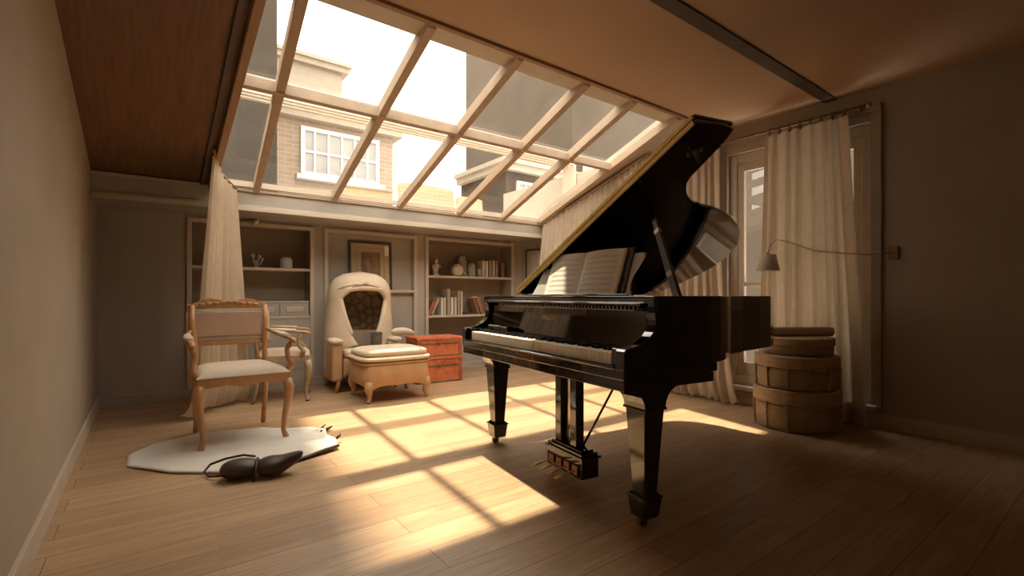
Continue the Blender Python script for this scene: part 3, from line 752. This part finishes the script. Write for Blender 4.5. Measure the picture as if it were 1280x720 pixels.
# open score on the desk
bk = thing('music_book', 'open music score on the piano music desk', 'book', PO, PR)
def page(va, vb, sgn):
    def fn(s, t, off=0):
        v = lerp(va, vb, s); h = .004 + .247 * t
        bul = .020 * sin(pi * min(1, s * 1.0) ** .8) * (1 - .25 * s) + .004
        return (DU - .014 - bul + h * LN + off, v, 1.0035 + h + .004 * sin(pi * s))
    return fn
for va, vb, s in ((.815, 1.150, 1), (.815, .487, -1)):
    fn = page(va, vb, s)
    mb = MB(); N, K = 20, 8
    fr_ = [fn(i / N, j / K) for i in range(N + 1) for j in range(K + 1)]
    bk_ = [(DU - .012 + (.004 + .247 * (j / K)) * LN, lerp(va, vb, i / N), 1.0035 + .004 + .247 * (j / K)) for i in range(N + 1) for j in range(K + 1)]
    n = (N + 1) * (K + 1); id_ = lambda i, j: i * (K + 1) + j
    fs = []
    for i in range(N):
        for j in range(K):
            a_, b_, c_, d_ = id_(i, j), id_(i + 1, j), id_(i + 1, j + 1), id_(i, j + 1); fs += [(a_, b_, c_, d_), (n + d_, n + c_, n + b_, n + a_)]
        fs += [(id_(i, 0), n + id_(i, 0), n + id_(i + 1, 0), id_(i + 1, 0)), (id_(i, K), id_(i + 1, K), n + id_(i + 1, K), n + id_(i, K))]
    for j in range(K): fs += [(id_(0, j), id_(0, j + 1), n + id_(0, j + 1), n + id_(0, j)), (id_(N, j), n + id_(N, j), n + id_(N, j + 1), id_(N, j + 1))]
    pg = MB().add(fr_ + bk_, fs).build('page_block', 'paper', bk, smooth=False)
    # staves: five thin lines each, and notes
    mb = MB(); rnd = random.Random(int(va * 1000 + vb * 100))
    for sy in range(7):
        t0 = .86 - sy * .125
        for ln in range(5):
            tt = t0 - ln * .011
            for i in range(14):
                s0, s1 = .10 + .8 * i / 14, .10 + .8 * (i + 1) / 14
                a_ = fn(s0, tt, -.0006); b_ = fn(s1, tt, -.0006); c_ = fn(s1, tt + .004, -.0006); d_ = fn(s0, tt + .004, -.0006)
                mb.add([a_, b_, c_, d_], [(0, 1, 2, 3)])
        for kx in range(22):
            s0 = .12 + .76 * kx / 22 + rnd.uniform(0, .015); tt = t0 - rnd.uniform(0, .05)
            if rnd.random() < .25: continue
            mb.add([fn(s0, tt, -.0008), fn(s0 + .013, tt, -.0008), fn(s0 + .013, tt + .013, -.0008), fn(s0, tt + .013, -.0008)], [(0, 1, 2, 3)])
            mb.add([fn(s0 + .010, tt, -.0008), fn(s0 + .013, tt, -.0008), fn(s0 + .013, tt + .04, -.0008), fn(s0 + .010, tt + .04, -.0008)], [(0, 1, 2, 3)])
    mb.build('music_staves', 'ink', bk)
MB().prism([(1.158, 0), (1.158, .252), (.43, .252), (.43, 0)], lambda v, h, w_: (DU + h * LN + w_, v, 1.003 + h), -.0105, -.0035).build('cover', 'leather', bk, bevel=.001)
MB().prism([(.484, .0), (.484, .25), (.468, .25), (.468, 0)], lambda v, h, w_: (DU + h * LN + w_, v, 1.003 + h), -.022, -.011).build('page_edges', 'b_tan', bk)

# ------------------------------------------------------------------ carved open armchairs
def fauteuil(label, loc, rz, group, wood, seat_m, back_m, wd=.50, dp=.50, sh=.46):
    """front faces -y, width along x"""
    t = thing('armchair', label, 'chair', loc, rz, group)
    hw, hd = wd / 2, dp / 2
    for sx in (-1, 1):
        # cabriole front leg
        pts = [(sx * (hw - .02), -hd + .02, sh - .07), (sx * (hw - .008), -hd + .008, sh - .13), (sx * (hw - .015), -hd + .012, sh - .22), (sx * (hw - .035), -hd + .03, .14), (sx * (hw - .04), -hd + .032, .06), (sx * (hw - .028), -hd + .018, .02), (sx * (hw - .022), -hd + .01, .006)]
        o = MB().tube(pts, [.030, .034, .027, .018, .015, .020, .017], 12).build('leg', wood, t, smooth=True)
        pts = [(sx * (hw - .05), hd - .02, sh - .05), (sx * (hw - .05), hd - .02, .25), (sx * (hw - .055), hd + .0, .10), (sx * (hw - .055), hd + .03, .004)]
        MB().tube(pts, [.023, .021, .018, .016], 10).build('leg', wood, t, smooth=True)
        # back upright
        pts = [(sx * (hw - .05), hd - .02, sh - .05), (sx * (hw - .05), hd + .0, sh + .12), (sx * (hw - .035), hd + .04, sh + .30), (sx * (hw - .035), hd + .07, sh + .44)]
        MB().tube(pts, [.021, .018, .019, .020], 10).build('back_upright', wood, t, smooth=True)
        # arm support: S curve, and arm with scroll
        pts = [(sx * (hw - .02), -hd + .07, sh - .04), (sx * (hw + .02), -hd + .05, sh + .02), (sx * (hw + .005), -hd + .09, sh + .07), (sx * (hw + .0), -hd + .10, sh + .13), (sx * (hw + .018), -hd + .06, sh + .175)]
        MB().tube(pts, [.020, .023, .019, .018, .019], 10).build('arm_support', wood, t, smooth=True)
        pts = [(sx * (hw - .035), hd + .045, sh + .26), (sx * (hw + .005), hd - .08, sh + .225), (sx * (hw + .02), -.02, sh + .21), (sx * (hw + .02), -hd + .08, sh + .205), (sx * (hw + .022), -hd + .02, sh + .20), (sx * (hw + .024), -hd - .01, sh + .18)]
        MB().tube(pts, [.016, .017, .018, .020, .020, .012], 10, fl=.8).build('armrest', wood, t, smooth=True)
        pts = [(sx * (hw + .008), hd - .10, sh + .235), (sx * (hw + .018), 0, sh + .225), (sx * (hw + .02), -hd + .12, sh + .220)]
        MB().tube(pts, [.020, .030, .022], 12, fl=.55).build('arm_pad', seat_m, t, smooth=True)
    fr = [(-hw, -hd), (hw, -hd), (hw - .04, hd), (-hw + .04, hd)]
    # rail with a curved lower edge at front
    ap = [(-hw, sh - .02), (-hw, sh - .085), (-hw * .7, sh - .085), (-hw * .4, sh - .075), (0, sh - .095), (hw * .4, sh - .075), (hw * .7, sh - .085), (hw, sh - .085), (hw, sh - .02)]
    MB().prism(ap, XZ, -hd, -hd + .03).build('front_rail', wood, t, bevel=.004)
    mb = MB(); mb.bar((-hw + .015, -hd + .03, sh - .05), (-hw + .055, hd, sh - .05), .03, .06); mb.build('side_rail', wood, t, bevel=.004)
    mb = MB(); mb.bar((hw - .015, -hd + .03, sh - .05), (hw - .055, hd, sh - .05), .03, .06); mb.build('side_rail', wood, t, bevel=.004)
    mb = MB(); mb.box(-hw + .05, hw - .05, hd - .035, hd - .005, sh - .08, sh - .02); mb.build('rear_rail', wood, t, bevel=.004)
    def seat(s, u_):
        x = lerp(-1, 1, s); y = lerp(-1, 1, u_); wf = hw - .02 * (y + 1)
        e_ = (1 - abs(x) ** 6) * (1 - abs(y) ** 6)
        return (x * wf, y * hd, sh - .02 + .05 * e_ ** .6)
    mb = MB(); mb.grid(seat, 24, 24); n = len(mb.v)
    mb.prism([(-hw, -hd), (hw, -hd), (hw - .04, hd), (-hw + .04, hd)], XY, sh - .03, sh - .019)
    mb.build('seat', seat_m, t, smooth=True)
    # back: frame, upholstered panel, crest
    bw = hw - .005; T = lambda p, q, h: (p, hd + .02 + (q - sh) * .12 + h, q)
    z0, z1_ = sh + .17, sh + .42
    outer = [(-bw, z0), (bw, z0), (bw + .005, z1_ - .03), (bw - .03, z1_), (-bw + .03, z1_), (-bw - .005, z1_ - .03)]
    MB().prism(outer, T, 0, .04).build('back_frame', seat_m, t, bevel=.012)
    inn_ = [(-bw + .03, z0 + .035), (bw - .03, z0 + .035), (bw - .03, z1_ - .03), (-bw + .03, z1_ - .03)]
    MB().prism(inn_, T, -.014, .0).build('back_pad', back_m, t, bevel=.009)
    MB().prism([(-bw - .01, z0 - .03), (bw + .01, z0 - .03), (bw + .01, z0), (-bw - .01, z0)], T, -.004, .042).build('lower_rail', wood, t, bevel=.006)
    cr = [(-bw, z1_), (bw, z1_)] + [(bw * cos(a), z1_ + .02 + .045 * sin(a) + .012 * cos(6 * a)) for a in [pi * k / 20 for k in range(0, 21)]]
    MB().prism(cr, T, .0, .035).build('crest_rail', wood, t, bevel=.006)
    mb = MB()
    for k in range(-4, 5):
        a = k * .045; p = T(a, z1_ + .045 - .02 * abs(k) / 4, -.004); mb.ball(p, (.022, .009, .012 + .004 * (k % 2)), 10, 6)
    mb.build('crest_carving', wood, t, smooth=True)
    return t
# front chair: right front leg at (.80, 3.64)
fauteuil('carved open armchair with oatmeal seat and rose tan back, nearest the camera at left', (.515, 3.93, 0), radians(2), None, 'chairwood', 'seatcloth', 'backcloth', wd=.56, dp=.56, sh=.49)
fauteuil('pale carved open armchair behind the nearer one, in front of the left bookcase', (1.06, 5.10, 0), radians(76), None, 'palewood', 'cream', 'seatcloth', wd=.46, dp=.46, sh=.46)

# ------------------------------------------------------------------ hooded armchair
hc = thing('hooded_armchair', 'cream hooded porter-style armchair with dark tufted hollow, behind the footstool', 'armchair', (1.88, 5.30, 0), radians(-4))
def hood(inset, z0=.14):
    def fn(s, t):
        z = lerp(z0, 1.245 - inset, t)
        k = max(0, (z - .93) / (1.245 - .93 - inset + 1e-6)); k = min(k, 1)
        sh_ = sqrt(max(0, 1 - k ** 3.6)) if k < 1 else 0
        sh_ = max(sh_, .02)
        rx = (.335 + .015 * sin(pi * min(1, z / .9)) - inset) * (.98 - .10 * max(0, z - .5)) * sh_
        ry = (.235 - inset) * sh_
        cy = .03 - .03 * k
        # half opening angle measured from the front
        if z < .45: op = 30
        elif z < .98: op = 4 + 45 * ((z - .45) / .53) ** .8
        else: op = 49 * max(0, 1 - (z - .98) / .13) ** .5
        a = radians(lerp(-90 + op, 270 - op, s))
        x = rx * abs(cos(a)) ** .8 * (1 if cos(a) >= 0 else -1); y = ry * abs(sin(a)) ** .8 * (1 if sin(a) >= 0 else -1)
        return (x, cy + y, z)
    return fn
fo = hood(0)
mb = MB(); mb.grid(fo, 48, 36)
mb.build('hood_shell', 'cream', hc, smooth=True, solid=.055, soff=0)
rim_pts = [fo(0, t / 30) for t in range(0, 31) if lerp(.14, 1.245, t / 30) < 1.09 and t > 11]
rim_pts2 = [fo(1, t / 30) for t in range(30, -1, -1) if lerp(.14, 1.245, t / 30) < 1.09 and t > 11]
arc = [(rim_pts2[0][0] * 0 + rim_pts[-1][0] * cos(pi * k / 8), rim_pts[-1][1] - .01, rim_pts[-1][2] + .025 * sin(pi * k / 8)) for k in range(1, 8)]
MB().tube([Vector(p) for p in rim_pts] + arc + [Vector(p) for p in rim_pts2], .030, 10).build('rolled_edge', 'cream', hc, smooth=True)
def inner_f(s, t):
    z = lerp(.60, 1.12, t); a = radians(lerp(8, 172, s)); k = max(0, (z - .85) / .32); q = sqrt(max(.02, 1 - k ** 2))
    return (.26 * cos(a) * q, .0 + .18 * sin(a) * q, z)
MB().grid(inner_f, 24, 24).build('tufted_back', 'tuft', hc, smooth=True, solid=.02)
MB().grid(lambda s, t: (.255 * cos(radians(lerp(8, 172, s))), .18 * sin(radians(lerp(8, 172, s))) - .01 * sin(pi * t), lerp(.42, .61, t)), 24, 8).build('lower_back', 'seatcloth', hc, smooth=True, solid=.02)
mb = MB(); mb.box(-.25, .25, -.315, .17, .17, .36); mb.build('seat_base', 'tan', hc, bevel=.03)
mb = MB(); mb.box(-.24, .24, -.335, -.14, .36, .45); mb.build('seat_cushion', 'cream', hc, bevel=.035)
for sx in (-1, 1):
    mb = MB(); x0, x1 = (sx * .255, sx * .365); x0, x1 = min(x0, x1), max(x0, x1)
    mb.box(x0, x1, -.30, .12, .12, .52); mb.build('arm_box', 'tan' if sx < 0 else 'cream', hc, bevel=.025)
    MB().tube([(sx * .31, -.31, .53), (sx * .31, .10, .535)], [.062, .058], 14, fl=.5).build('arm_pad', 'cream', hc, smooth=True)
    for y in (-.27, .22):
        MB().tube([(sx * .29, y, .16), (sx * .30, y, .08), (sx * .315, y, .003)], [.028, .022, .016], 10).build('leg', 'chairwood', hc, smooth=True)
# hood peak fold
mb = MB(); mb.tube([(-.30, -.05, 1.03), (-.22, -.15, 1.09), (-.10, -.19, 1.12), (.02, -.18, 1.13)], [.03, .055, .05, .02], 12, fl=.5)
mb.build('hood_fold', 'cream', hc, smooth=True)

t = thing('ribbed_cup', 'dark ribbed cup standing on the seat of the hooded armchair', 'cup', (1.945, 4.985, .451)); t.scale = (.9, .9, 1)
MB().lathe([(.052, 0), (.058, .012), (.062, .06), (.066, .15), (.062, .165), (.054, .165), (.052, .14), (.046, .02)], n=48, rib=.05, ribs=12).build('body', 'ribbed', t, smooth=True)
MB().lathe([(.068, .150), (.070, .156), (.066, .162), (.06, .160)], n=32).build('rim_band', 'b_dark', t, smooth=True)
t = thing('folded_blanket', 'cream rounded throw folded over the right arm of the hooded armchair', 'blanket', (2.225, 5.03, .565), radians(5))
mb = MB(); mb.tube([(-.10, 0, .03), (-.05, 0, .045), (.03, 0, .045), (.12, 0, .035), (.19, 0, .012)], [.03, .055, .06, .055, .03], 14, fl=.75); mb.build('throw', 'seatcloth', t, smooth=True, sub=1)

# ------------------------------------------------------------------ footstool
ot = thing('footstool', 'tan footstool with a cream cushion in front of the hooded armchair', 'footstool', (1.935, 4.62, 0), radians(-2))
def ott(s, t):
    a = 2 * pi * s; z = lerp(.155, .345, t); k = 1 + .10 * sin(pi * (t * .8 + .1))
    c_, s_ = cos(a), sin(a); p = .35
    x = .31 * k * abs(c_) ** p * (1 if c_ >= 0 else -1); y = .275 * k * abs(s_) ** p * (1 if s_ >= 0 else -1)
    low = 1 - t; ang = abs(c_) * abs(s_) * 2
    z -= .05 * low * (ang ** 3)
    return (x, y, z)
mb = MB(); mb.grid(ott, 64, 12); mb.box(-.30, .30, -.26, .26, .16, .34); mb.build('base_drum', 'tan', ot, smooth=False, bevel=0)
def cush(rx, ry, z0, z1, name, m, p=.4):
    def fn(s, t):
        a = 2 * pi * s; c_, s_ = cos(a), sin(a); b_ = lerp(-pi / 2, pi / 2, t)
        e1 = cos(b_) ** .45 if cos(b_) > 0 else 0
        x = rx * e1 * abs(c_) ** p * (1 if c_ >= 0 else -1); y = ry * e1 * abs(s_) ** p * (1 if s_ >= 0 else -1)
        return (x, y, (z0 + z1) / 2 + (z1 - z0) / 2 * (abs(sin(b_)) ** .8) * (1 if b_ > 0 else -1))
    return MB().grid(fn, 64, 20).build(name, m, ot, smooth=True)
cush(.355, .29, .335, .385, 'lower_band', 'tan'); cush(.365, .30, .370, .435, 'draped_band', 'cream'); cush(.335, .275, .405, .500, 'cushion', 'cream')
for sx in (-1, 1):
    for sy in (-1, 1):
        x, y = sx * .285, sy * .25
        MB().tube([(x, y, .20), (x * 1.03, y * 1.03, .13), (x * .98, y * .98, .06), (x * 1.02, y * 1.02, .018), (x * 1.05, y * 1.05, .006)], [.038, .040, .022, .018, .020], 12).build('leg', 'tan', ot, smooth=True)

# ------------------------------------------------------------------ red trunks
def trunk(label, z, h, lipz, w=.56, d=.36, tb=False):
    t = thing('trunk', label, 'trunk', (2.71, 5.14, z), radians(-4))
    MB().box(-w / 2, w / 2, -d / 2, d / 2, .012, h - .03).build('body', 'red', t, bevel=.006)
    MB().box(-w / 2 - .01, w / 2 + .01, -d / 2 - .01, d / 2 + .01, h - .03, h).build('lid', 'red', t, bevel=.006)
    MB().box(-w / 2 - .005, w / 2 + .005, -d / 2 - .005, d / 2 + .005, lipz, lipz + .022).build('metal_strip', 'brownmetal', t, bevel=.002)
    MB().box(-w / 2 - .006, w / 2 + .006, -d / 2 - .006, d / 2 + .006, 0, .02).build('foot_rail', 'brownmetal', t, bevel=.003)
    for x in (-w / 2 + .02, w / 2 - .02):
        MB().box(x - .022, x + .022, -d / 2 - .008, -d / 2, .02, h - .03).build('corner_strap', 'reddark', t, bevel=.002)
    MB().tube([(.02, -d / 2, lipz + .045), (.02, -d / 2 - .022, lipz + .048), (.19, -d / 2 - .022, lipz + .048), (.19, -d / 2, lipz + .045)], .007, 8).build('handle', 'reddark', t, smooth=True)
    MB().box(-.03, .0, -d / 2 - .012, -d / 2, lipz - .012, lipz + .03).build('latch', 'brownmetal', t, bevel=.002)
    return t
trunk('red wooden trunk on the floor, lower of the two beside the footstool', 0, .30, .185)
trunk('red wooden trunk stacked on top of the other beside the footstool', .301, .225, .14, w=.55)

# ------------------------------------------------------------------ white hide and leather pouch on the floor
hide = thing('floor_hide', 'white hide rug with curled brown edges under the nearer armchair', 'rug', (0, 0, 0))
outl = [(-.10, 3.60), (.10, 3.32), (.36, 3.12), (.62, 3.06), (.80, 3.14), (.99, 3.20), (1.02, 3.34), (1.0, 3.48), (1.03, 3.62), (.95, 3.74), (.80, 3.84), (.68, 4.02), (.48, 4.10), (.25, 4.12), (.02, 4.02), (-.10, 3.85)]
cx_, cy_ = .5, 3.6
def hide_fn(s, t):
    k = s * len(outl); i = int(k) % len(outl); f = k - int(k); a = Vector(outl[i]); b = Vector(outl[(i + 1) % len(outl)]); p = a.lerp(b, f)
    q = Vector((cx_, cy_)).lerp(p, t)
    curl = max(0, (t - .9) / .1); z = .008 + .004 * sin(9 * q.x + 5 * q.y) * sin(7 * q.y)
    east = max(0, (q.x - .6) / .45)
    z += curl ** 2 * .030 * east
    return (q.x, q.y, max(.006, z))
MB().grid(hide_fn, 96, 20).build('hide', 'rug', hide, smooth=True, solid=.008)
mb = MB(); mb.tube([(.62, 3.055, .010), (.80, 3.13, .014), (.90, 3.165, .022), (.995, 3.195, .026)], [.007, .011, .013, .008], 8); mb.build('curled_edge', 'leather', hide, smooth=True)
mb = MB(); mb.tube([(1.02, 3.34, .03), (1.045, 3.35, .045), (1.06, 3.37, .055)], [.008, .011, .003], 8); mb.build('leg_flap', 'leather', hide, smooth=True)
mb = MB(); mb.tube([(1.00, 3.62, .02), (1.05, 3.66, .018), (1.10, 3.70, .024)], [.010, .014, .006], 8); mb.tube([(.98, 3.66, .02), (1.03, 3.71, .022), (1.07, 3.76, .03)], [.008, .010, .004], 8); mb.build('tail_flap', 'leather', hide, smooth=True)
po = thing('leather_pouch', 'dark brown leather pouch with a strap loop lying on the floor at left', 'bag', (.485, 2.99, 0), radians(-20)); po.scale = (1.12, 1.12, 1.12)
def lobe(cx, sx, name, tip=0):
    def fn(s, t):
        a = 2 * pi * s; b_ = pi * t
        x = cx + sx * cos(b_) * (1 if True else 1); r = sin(b_) ** .75
        tipz = 0
        y = .075 * r * cos(a); z = .045 + .043 * r * sin(a) * (1.15 if sin(a) > 0 else 1)
        if tip:
            k = max(0, (x - cx) / sx); z += .05 * k ** 2.5; y *= 1 - .5 * k; x += .05 * k ** 3
        return (x, y, max(.002, z))
    return MB().grid(fn, 24, 16).build(name, 'leather', po, smooth=True)
lobe(-.075, .088, 'bag_lobe'); lobe(.075, .085, 'bag_lobe', 1)
MB().tube([(0, -.085, .004), (.006, -.075, .05), (0, 0, .088), (-.004, .07, .055), (0, .08, .005)], [.010] * 5, 8, fl=.5).build('strap_band', 'leather', po, smooth=True)
MB().tube([(-.02, .05, .085), (-.08, .09, .085), (-.17, .12, .065), (-.235, .115, .045), (-.255, .09, .02), (-.22, .03, .012), (-.16, .0, .02), (-.12, -.005, .03)], .006, 8).build('strap_loop', 'leather', po, smooth=True)

# ------------------------------------------------------------------ baskets at right
def basket(label, z, h, r, x=4.02, y=1.67):
    t = thing('basket', label, 'basket', (x, y, z))
    mb = MB(); mb.lathe([(r * .94, 0), (r * .97, .02), (r, h * .5), (r * .985, h * .66)], n=64, rib=.006, ribs=28); mb.build('woven_body', 'wicker', t, smooth=True)
    MB().lathe([(r * .985, h * .66), (r * 1.012, h * .665), (r * 1.012, h - .006), (r * .985, h)], n=64).build('rim_band', 'bandwood', t, smooth=False, bevel=.002)
    for k in range(12):
        a = 2 * pi * k / 12 + .2; MB().bar((r * .955 * cos(a), r * .955 * sin(a), .012), (r * .985 * cos(a), r * .985 * sin(a), h * .68), .012, .035, (cos(a), sin(a), 0)).build('stake', 'wicker', t)
    MB().bar((r * 1.015 * cos(3.9), r * 1.015 * sin(3.9), h * .64), (r * 1.015 * cos(4.25), r * 1.015 * sin(4.25), h * .64), .014, .02).build('fastener', 'bandwood', t, bevel=.003)
    return t
basket('large round wicker basket on the floor, lower of the stacked pair', 0, .305, .295)
basket('round wicker basket stacked on top of the larger one', .306, .245, .285)
t = thing('round_box', 'small round bentwood box on top of the wicker baskets', 'box', (4.05, 1.67, .552))
MB().lathe([(.235, 0), (.24, .05), (.235, .075)], n=48).build('body', 'wicker', t, smooth=True)
MB().lathe([(.245, .072), (.248, .08), (.248, .125), (.236, .133), (.01, .135)], n=48).build('lid', 'bandwood', t, smooth=False, bevel=.002)
t = thing('bolster', 'slim pale rolled bolster lying on the round box at the top of the baskets', 'cushion', (4.05, 1.67, .723), radians(-38))
MB().tube([(-.27, 0, 0), (-.262, 0, 0), (.262, 0, 0), (.27, 0, 0)], [.028, .036, .036, .028], 20).build('roll', 'seatcloth', t, smooth=True)
# wall lamp
wlp = thing('wall_lamp', 'small swing-arm wall lamp with a pale pleated shade by the right curtain', 'lamp', (XR, 1.16, 1.42))
MB().box(-.02, -.0, -.03, .03, -.15, -.05).build('wall_plate', 'brownmetal', wlp, bevel=.004)
MB().tube([(-.02, 0, -.10), (-.24, .10, -.12), (-.30, .42, -.07), (-.305, .62, .02), (-.31, .70, .045), (-.312, .75, .0), (-.31, .77, -.06)], .004, 8).build('arm', 'palewood', wlp, smooth=True)
MB().lathe([(.058, 0), (.088, -.135)][::-1], (-.31, .77, -.075), 48, .03, 24).build('lamp_shade', 'shade', wlp, smooth=True)
MB().tube([(-.31, .77, -.06), (-.31, .77, -.10)], .010, 8).build('lamp_holder', 'brownmetal', wlp, smooth=True)

# ------------------------------------------------------------------ outside
struct('ground_outside', MB().box(-30, 40, 6.1, 60, -3.2, -3.0), 'ext2')
def bld(name, label, x0, x1, y0, y1, z1, m, wins=(), cornice=True, z0=-3):
    t = thing(name, label, 'building', ((x0 + x1) / 2, y0, z0)); ox, oz = (x0 + x1) / 2, z0
    MB().box(x0 - ox, x1 - ox, 0, y1 - y0, 0, z1 - oz).build('wall', m, t)
    if cornice:
        mb = MB(); mb.box(x0 - ox - .15, x1 - ox + .15, -.15, y1 - y0, z1 - oz - .25, z1 - oz - .1); mb.box(x0 - ox - .22, x1 - ox + .22, -.22, y1 - y0, z1 - oz - .1, z1 - oz)
        mb.build('cornice', 'ext2', t)
    for (a, b, c, d_, nm) in wins:
        a -= ox; b -= ox; c -= oz; d_ -= oz
        mb = MB(); w_ = .07
        mb.box(a, a + w_, -.06, 0, c, d_); mb.box(b - w_, b, -.06, 0, c, d_); mb.box(a + w_, b - w_, -.058, -.001, c, c + w_); mb.box(a + w_, b - w_, -.058, -.001, d_ - w_, d_)
        for k in range(1, nm): x = lerp(a, b, k / nm); mb.box(x - .018, x + .018, -.05, -.002, c + w_, d_ - w_)
        mb.box(a + w_, b - w_, -.045, -.004, (c + d_) / 2 - .02, (c + d_) / 2 + .02); mb.box(a - .08, b + .08, -.14, 0, c - .08, c - .001)
        f = mb.build('window', 'ext4', t)
        MB().box(a + .02, b - .02, -.02, -.004, c + .02, d_ - .02).build('window_pane', 'ext5', f)
    return t
bld('brick_building', 'pale brick building with a wide white sash window, seen through the lower left panes', 1.62, 3.85, 9.0, 12, 4.35, 'ext1', [(2.13, 3.55, 3.12, 3.98, 6)])
bld('far_building', 'pale stone building with stepped cornice behind the brick one', 1.2, 4.45, 14, 19, 7.6, 'ext2', [(1.8, 2.6, 4.9, 6.2, 2)])
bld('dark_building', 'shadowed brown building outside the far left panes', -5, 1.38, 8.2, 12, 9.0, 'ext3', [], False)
bld('sun_block_tower', 'tall dark brown tower added outside the far left pane to block the sun', -5, 1.37, 7.0, 8.15, 19, 'ext7', [], False)  # added tower, keeps sun from entering through the leftmost pane
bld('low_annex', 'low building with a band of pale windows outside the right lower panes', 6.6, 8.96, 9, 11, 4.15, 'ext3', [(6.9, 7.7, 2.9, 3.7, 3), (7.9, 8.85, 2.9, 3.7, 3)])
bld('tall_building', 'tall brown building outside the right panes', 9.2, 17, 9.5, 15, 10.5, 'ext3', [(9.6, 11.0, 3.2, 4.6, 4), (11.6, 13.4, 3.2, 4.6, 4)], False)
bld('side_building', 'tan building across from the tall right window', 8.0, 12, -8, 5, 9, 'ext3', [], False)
# things resting on the outer ledge behind the glass
lz = zt + .0
t = thing('outer_ledge', 'grey lead ledge', 'ledge'); bpy.data.objects.remove(t)
struct('trim_6', MB().box(XL, XR, YS + .06, 6.1, zt, zt + .01), 'roofmetal')
t = thing('wooden_box', 'long flat wooden box lying behind the skylight sill', 'box', (PX(461, 5.2), 5.25, zt + .011), radians(-3))
MB().box(-.27, .27, -.05, .05, 0, .165).build('body', 'bandwood', t, bevel=.004)
MB().box(-.285, .285, -.06, .06, .166, .19).build('lid', 'ext2', t, bevel=.002)
def board(xa, xb, y, h, label, seed):
    t = thing('score_board', label, 'sheet', ((xa + xb) / 2, y, zt + .011)); t.rotation_euler = (radians(-6), 0, 0); w_ = (xb - xa) / 2
    tp = [(-w_, 0), (w_, 0), (w_, h * .88)] + [(w_ - 2 * w_ * k / 10, h * (.90 + .10 * sin(pi * k / 10) ** .5)) for k in range(0, 11)]
    MB().prism(tp, XZ, 0, .012).build('board', 'matboard', t)
    mb = MB(); rnd = random.Random(seed); z = .04
    while z < h - .06:
        for ln in range(3): mb.box(-w_ + .03, w_ - .03, -.0015, -.0002, z + ln * .008, z + ln * .008 + .002)
        for k in range(10):
            x = -w_ + .05 + (2 * w_ - .1) * k / 10; mb.box(x, x + .014, -.002, -.0002, z + rnd.uniform(0, .014), z + .02)
        z += .045
    mb.build('printed_lines', 'ink', t)
board(PX(498, 5.22), PX(569, 5.22), 5.22, .33, 'printed score sheet standing behind the skylight sill, larger one', 3)
board(PX(571, 5.24), PX(604, 5.24), 5.24, .26, 'narrow printed sheet right of the larger one behind the skylight sill', 4)
